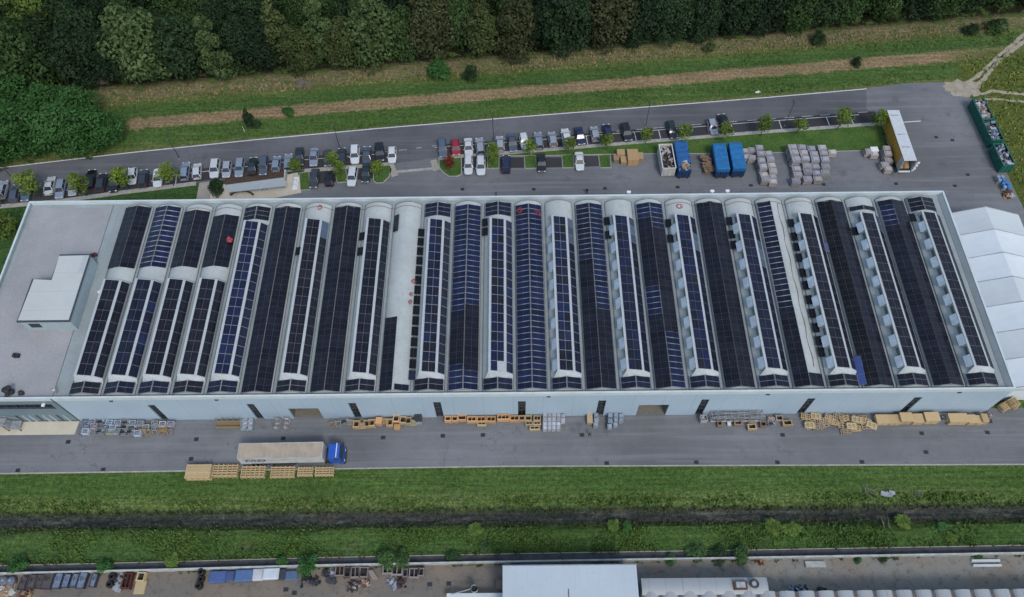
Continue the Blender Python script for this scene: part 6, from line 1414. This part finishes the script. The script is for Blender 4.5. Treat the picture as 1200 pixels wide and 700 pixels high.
def heap(name, px, py, w, d, h, mats, seed, label, cat, n=40, piece=.5):
    r = random.Random(seed); mb = MB()
    for _ in range(n):
        x, y = r.gauss(0, .33), r.gauss(0, .33); x = max(-.5, min(.5, x)); y = max(-.5, min(.5, y)); zz = h*max(.05, 1-2*math.hypot(x, y))*r.uniform(.3, 1)
        mb.box((x*w, y*d, zz*.8+.05), (piece*r.uniform(.4, 1.3), piece*r.uniform(.3, 1), piece*r.uniform(.1, .5)), r.uniform(0, 3), r.randrange(len(mats)), r.uniform(-.6, .6), r.uniform(-.6, .6))
    o = mb.build(name, mats); return place(o, px, py, h*.3, 0, label, cat)
heap('board_heap', 6, 692, 2.6, 1.6, .5, ['cardboard', 'cardboard', 'wallcon'], 1, 'flat heap of tan boards below the round tanks', 'boards', 26, 1.0)
heap('rust_heap', 29, 695.5, 1.6, 1.5, 1.0, ['rust', 'cardboard', 'rust'], 2, 'rusty scrap heap beside the brown skips', 'scrap heap', 36, .6)
def tyre_stack(nn):
    def f():
        t = MB(); z = .1
        for k in range(nn): t.tube([(.36*math.cos(a*.5236)+.05*(k % 2), .36*math.sin(a*.5236), z) for a in range(13)], .13, 8, cap=False); z += .22
        return t.build('tyre_stack', 'tyre', smooth=True)
    return f
for x, y, n, l in ((236.5, 670.5, 5, 'northern stack of black tyres left of the blue containers'), (235.5, 679, 4, 'middle stack of black tyres left of the blue containers'), (233.5, 687, 5, 'southern stack of black tyres left of the blue containers'), (132.5, 676, 5, 'black tyre stack beside the metal grates'), (128.5, 685, 4, 'low black tyre stack south west of the metal grates')):
    o = proto(('ty', n), tyre_stack(n)); place(o, x, y, .5, 0, l, 'tyres'); o.scale = (1.05, 1.05, 1.0)
heap('grate_pile', 141.5, 681, 1.3, 2.4, .6, ['darksteel', 'steel'], 5, 'pile of dark metal grates beside the rusty crates', 'metal', 26, .8)
o = item(('rc',), open_crate(2, 1.3, 2.2, .9), 149.5, 681, 'rusty red open crate in the works yard', 'crate', (.11, .04, .03)); item(('wy1',), open_crate(1, 1.2, 1.3, .9), 166, 676.5, 'tan open crate by the wall in the western works yard', 'crate', (.50, .40, .22)); item(('wy2',), plybox(1.5, 1.9, .4), 163.5, 688, 'flat plywood case in front of the tan crate in the works yard', 'case', (.50, .41, .25))
def flatbox(w, d, h):
    def f():
        t = empty('blue_container'); mb = MB(); mb.bx(-w/2, w/2, -d/2, d/2, .1, h)
        for k in range(int(w/.5)): mb.bx(-w/2+.2+k*.5, -w/2+.26+k*.5, -d/2-.04, -d/2, .15, h-.06)
        mb.build('body', 'paint', t); MB().hexa([(-w/2-.05, -d/2-.05, h), (w/2+.05, -d/2-.05, h), (w/2+.05, d/2+.05, h), (-w/2-.05, d/2+.05, h), (-w/2+.1, -d/2+.1, h+.16), (w/2-.1, -d/2+.1, h+.16), (w/2-.1, d/2-.1, h+.16), (-w/2+.1, d/2-.1, h+.16)]).build('lid', 'paint', t); return t
    return f
for x, y, w, d, h, c, l in ((255.5, 676.5, 2.4, 1.6, .8, (.055, .10, .25), 'flat blue container right of the tyre stacks'), (270, 675.5, 1.4, 1.4, .5, (.045, .075, .18), 'small dark blue container between two flat blue ones'), (287, 675, 2.6, 1.6, .9, (.07, .13, .27), 'long pale blue container left of the white lids'), (303, 674, 1.5, 1.6, .9, (.45, .46, .48), 'white lidded container with rusty marks'), (318.5, 673, 2.3, 1.5, 1.1, (.50, .54, .58), 'large white lidded container on a dark base'), (342, 674.5, 1.9, 1.3, .35, (.07, .12, .21), 'low flat blue cover on the ground by the bright green bush'), (331, 673.5, 1.0, 1.5, .7, (.03, .035, .05), 'dark container right of the large white lid')):
    o = proto(('fb', w), flatbox(w, d, h)); place(o, x, y, h*.6, .03, l, 'container')
    for ch in o.children: ch.color = (*c, 1)
heap('dark_scrap', 364, 681, 2.6, 1.5, 1.0, ['scrapdark', 'scrapdark', 'darksteel'], 7, 'dark scrap piled on a flat bed under the bright green bush', 'scrap heap', 50, .5)
heap('dark_scrap', 382.5, 671, 1.2, 1.0, .9, ['scrapdark', 'darksteel'], 8, 'dark scrap against the wall left of a bluish machine', 'scrap heap', 26, .4)
heap('machine_parts', 390.5, 671.5, 1.0, 1.1, .9, ['scrapblue', 'steel'], 9, 'bluish machine parts against the wall', 'machine parts', 22, .45)
for n, (x, y, w, d, c, l) in enumerate([(398.5, 669.5, 1.4, 1.5, (.24, .19, .15), 'framed crate with an orange brown load by the wall'), (407.5, 671, 1.0, 1.5, (.10, .09, .085), 'dark open crate left of a framed crate'), (416.5, 671, 1.4, 1.6, (.27, .24, .215), 'pale framed crate with dark contents, middle of the scrap row'), (426.5, 671, 1.3, 1.5, (.22, .19, .18), 'grey brown crate right of the pale framed crate'), (454.5, 667, 1.5, 1.5, (.28, .245, .23), 'left of two big pale framed crates under the thicket'), (465.5, 668, 1.7, 1.6, (.28, .25, .24), 'right of two big pale framed crates under the thicket'), (475, 672, .8, 1.2, (.17, .15, .15), 'narrow brown crate right of the big framed crates'), (485.5, 672, 1.5, 1.4, (.26, .24, .24), 'grey brown crate near the open end of the scrap row'), (493.5, 671, .9, 1.2, (.23, .2, .19), 'last brownish crate at the east end of the scrap row')]):
    item(('sc', w, d), open_crate(2 if w > 1.3 else 1, w, d, .85), x, y, l, 'crate', c, 'crates of the scrap row', .6)
o = MB().tube([(0, 0, 0), (0, 0, .8)], [.34, .42], 14).build('bucket', 'darksteel'); place(o, 385.5, 681, .4, 0, 'left one of two round dark buckets in the works yard', 'bucket'); o = copy_tree(o); place(o, 391.5, 682, .4, 0, 'right one of two round dark buckets in the works yard', 'bucket')
for x, y, w, d, h, m_, s, l in ((414.5, 686.5, 1.7, 1.3, .9, ['scrapdark', 'steel', 'rust'], 15, 'dark scrap heap south of the pale framed crate'), (427, 682, 1.2, 1.2, .8, ['rust', 'cardboard', 'wallcon'], 16, 'brown grey rubble heap below the grey brown crate'), (460, 683.5, 1.3, 1.5, .9, ['scrapblue', 'steel'], 17, 'grey machine lump below the big framed crates'), (470, 682.5, 1.3, 1.4, .9, ['scrapdark', 'rust'], 18, 'dark greenish heap right of the grey machine lump'), (935.5, 690, 2.4, .9, .7, ['scrapblue', 'pane', 'scrapdark'], 19, 'teal grey scrap heap behind the barrel roofs'), (891, 658.5, 1.2, .5, .6, ['cardboard', 'rust'], 20, 'small heap of reddish bricks against the wall'), (962, 691.5, 1.6, .5, .4, ['scrapdark'], 23, 'low dark heap behind the barrel roofs')):
    heap('scrap_heap', x, y, w, d, h, m_, s, l, 'scrap heap', 26, .5)
mb = MB()
for k in range(4): mb.box((-.3+.2*k, 0, .35+.08*k), (.25, 1.6, .06), .7, 0, .2)
o = mb.build('leaning_planks', 'wood', color=(.27, .24, .22)); place(o, 437, 674, .4, -.1, 'grey planks lying askew between the scrap crates', 'planks')
o = MB().bx(-.5, .5, -.6, .6, .05, 1.1).bx(-.54, .54, -.64, .64, 1.1, 1.16).build('brown_cabinet', 'wood', color=(.20, .16, .14)); place(o, 586, 686, .6, 0, 'small brown cabinet beside the corrugated shed', 'cabinet')
o = MB().bx(-1.5, 1.5, -.45, .45, .02, .32).bx(-1.4, 1.4, -.35, .35, .32, .36).build('concrete_slab', 'wallcon'); place(o, 955.5, 661.5, .2, 0, 'grey concrete slab leaning against the wall in the east', 'slab')
gi = tag(empty('steel_girders', tuple(at(1156, 660, .2))), 'two pale steel girders lying by the wall in the far east', 'girders')
for y in (-.35, .35): mb = MB(); mb.bx(-2.1, 2.1, y-.16, y+.16, -.18, -.13); mb.bx(-2.1, 2.1, y-.03, y+.03, -.13, .1); mb.bx(-2.1, 2.1, y-.16, y+.16, .1, .15); mb.build('girder', 'parapet', gi)
dc = tag(empty('extraction_duct', tuple(at(556, 691, 1.5))), 'pale extraction duct with a round upright flue beside the corrugated shed', 'duct')
MB().tube([(0, 0, -1.5), (0, 0, .9)], .50, 18, cap=False).tube([(0, 0, .9), (0, 0, 1.0)], .56, 18, cap=False).build('flue', 'parapet', dc); MB().tube([(0, 0, .3), (0, 0, .35)], .48, 18).build('flue_inside', 'dark', dc)
MB().bx(-4.0, 4.3, -1.2, -.55, -.3, .25).build('duct_run', 'parapet', dc); MB().bar((-3.4, -.7, .2), (-.4, .0, .5), .14).build('stay', 'steel', dc)
for x in (-3.6, 0, 3.8): MB().bx(x-.06, x+.06, -.95, -.83, -1.5, -.3).build('leg', 'darksteel', dc)
# corrugated shed
p0, p1 = at(589, 663.5, 6), at(745.5, 661.5, 6)
sh = tag(empty('corrugated_shed', (p0.x, p0.y, 0)), 'big shed with a white corrugated metal roof at the bottom of the picture', 'shed')
SW = p1.x-p0.x
MB().bx(.15, SW-.15, -34, -.15, 0, 5.42).build('wall', 'teal', sh); MB().bx(.15, SW-.15, -.3, -.16, 5.43, 5.86).build('fascia', 'teal', sh); MB().hexa([(0, -34.2, 5.5), (SW, -34.2, 5.5), (SW, 0, 5.92), (0, 0, 5.92), (0, -34.2, 5.6), (SW, -34.2, 5.6), (SW, 0, 6.02), (0, 0, 6.02)]).build('roof', 'shed', sh)
MB().bx(-.05, SW+.05, .0, .14, 5.82, 5.95).build('gutter', 'steel', sh); MB().bx(9.2, 9.3, -5.5, -3.2, 6.02, 6.07).build('rust_streak', 'rust', sh)
# long low workshop with a pale curved roof, then a row of barrel roofs
q0, q1 = at(751, 678, 4), at(898, 677, 4)
lw = tag(empty('low_workshop', (q0.x, q0.y, 0)), 'long low workshop with a pale sheeted roof right of the corrugated shed', 'workshop')
LW = q1.x-q0.x; mb = MB(); n = 8
for k in range(n):
    f = lambda j: (-2.3*j/n, 4.0+.22*math.sin(math.pi*j/n)); a, b = f(k), f(k+1); mb.quad([(0, a[0], a[1]), (LW, a[0], a[1]), (LW, b[0], b[1]), (0, b[0], b[1])])
mb.build('roof', 'longroof', lw); MB().bx(.1, LW-.1, -2.2, -.1, 0, 3.98).build('wall', 'hutwall', lw)
fx = at(868, 686, 4.4).x-q0.x; MB().bx(fx-1.0, fx+.9, -1.75, -.55, 4.2, 4.62).build('roof_unit', 'rust', lw); MB().bx(fx-.7, fx+.6, -1.5, -.7, 4.62, 4.7).build('roof_unit_grille', 'steel', lw)
fq = MB(); fq.tube([(fx+1.9+.52*math.cos(a*.5236), -1.0+.52*math.sin(a*.5236), 4.75) for a in range(13)], .16, 8, cap=False); fq.build('roof_fan', 'darksteel', lw, smooth=True); MB().tube([(fx+1.9, -1.0, 4.3), (fx+1.9, -1.0, 4.72)], .42, 14).build('fan_housing', 'steel', lw)
bz = at(751, 692.5, 4); ez = at(1215, 688.5, 4)
br = tag(empty('barrel_roof_hall', (bz.x, bz.y-.2, 0)), 'hall with a row of pale barrel roofs along the bottom edge of the picture', 'hall')
NBR = 22; pw = (ez.x-bz.x)/20.3
MB().bx(0, NBR*pw, -18, -.1, 0, 3.6).build('wall', 'hutwall', br)
MB().bx(0, NBR*pw, -18.1, -.05, 3.6, 3.68).build('valley_roof', wear('brown_grey_valley', (.10, .085, .078), .8), br)
for k in range(NBR):
    mb = MB(); w = pw*.80; rows = []
    for j in range(9): u = -1+2*j/8; rows.append((k*pw+pw/2+u*w/2, 3.66+.62*math.sqrt(max(0, 1-u*u*.92))-.12))
    for a, b in zip(rows, rows[1:]): mb.quad([(a[0], -18, a[1]), (b[0], -18, b[1]), (b[0], 0, b[1]), (a[0], 0, a[1])])
    mb.quad([(x, 0, z) for x, z in rows]+[(rows[-1][0], 0, 3.6), (rows[0][0], 0, 3.6)]); mb.build('barrel_roof', 'longroof', br)

# ================================================================== LIGHT
SUN_EL, SUN_AZ = R(52), R(155)      # high, veiled sun from the south east
wd = bpy.data.worlds.new('World'); scn.world = wd; wd.use_nodes = True
nt = wd.node_tree; sky = nt.nodes.new('ShaderNodeTexSky'); sky.sky_type = 'NISHITA'; sky.sun_disc = False
sky.sun_elevation = SUN_EL; sky.sun_rotation = SUN_AZ; sky.air_density = 1.4; sky.dust_density = 2.0; sky.ozone_density = .6
nt.links.new(sky.outputs[0], nt.nodes['Background'].inputs[0]); nt.nodes['Background'].inputs[1].default_value = .135
sl = bpy.data.lights.new('sun', 'SUN'); sl.energy = 1.1; sl.angle = R(14); sl.color = (1.0, .985, .955)
so = bpy.data.objects.new('sun', sl); COL.objects.link(so)
d = Vector((math.sin(SUN_AZ)*math.cos(SUN_EL), math.cos(SUN_AZ)*math.cos(SUN_EL), math.sin(SUN_EL)))
so.rotation_euler = d.to_track_quat('Z', 'Y').to_euler()
scn.view_settings.view_transform = 'Standard'; scn.view_settings.look = 'None'; scn.view_settings.exposure = 0.40; scn.view_settings.gamma = 1.0; scn.view_settings.use_curve_mapping = False
scn.cycles.use_denoising = True
scn.cycles.max_bounces = 5; scn.cycles.diffuse_bounces = 3; scn.cycles.glossy_bounces = 2; scn.cycles.transmission_bounces = 2; scn.cycles.transparent_max_bounces = 4
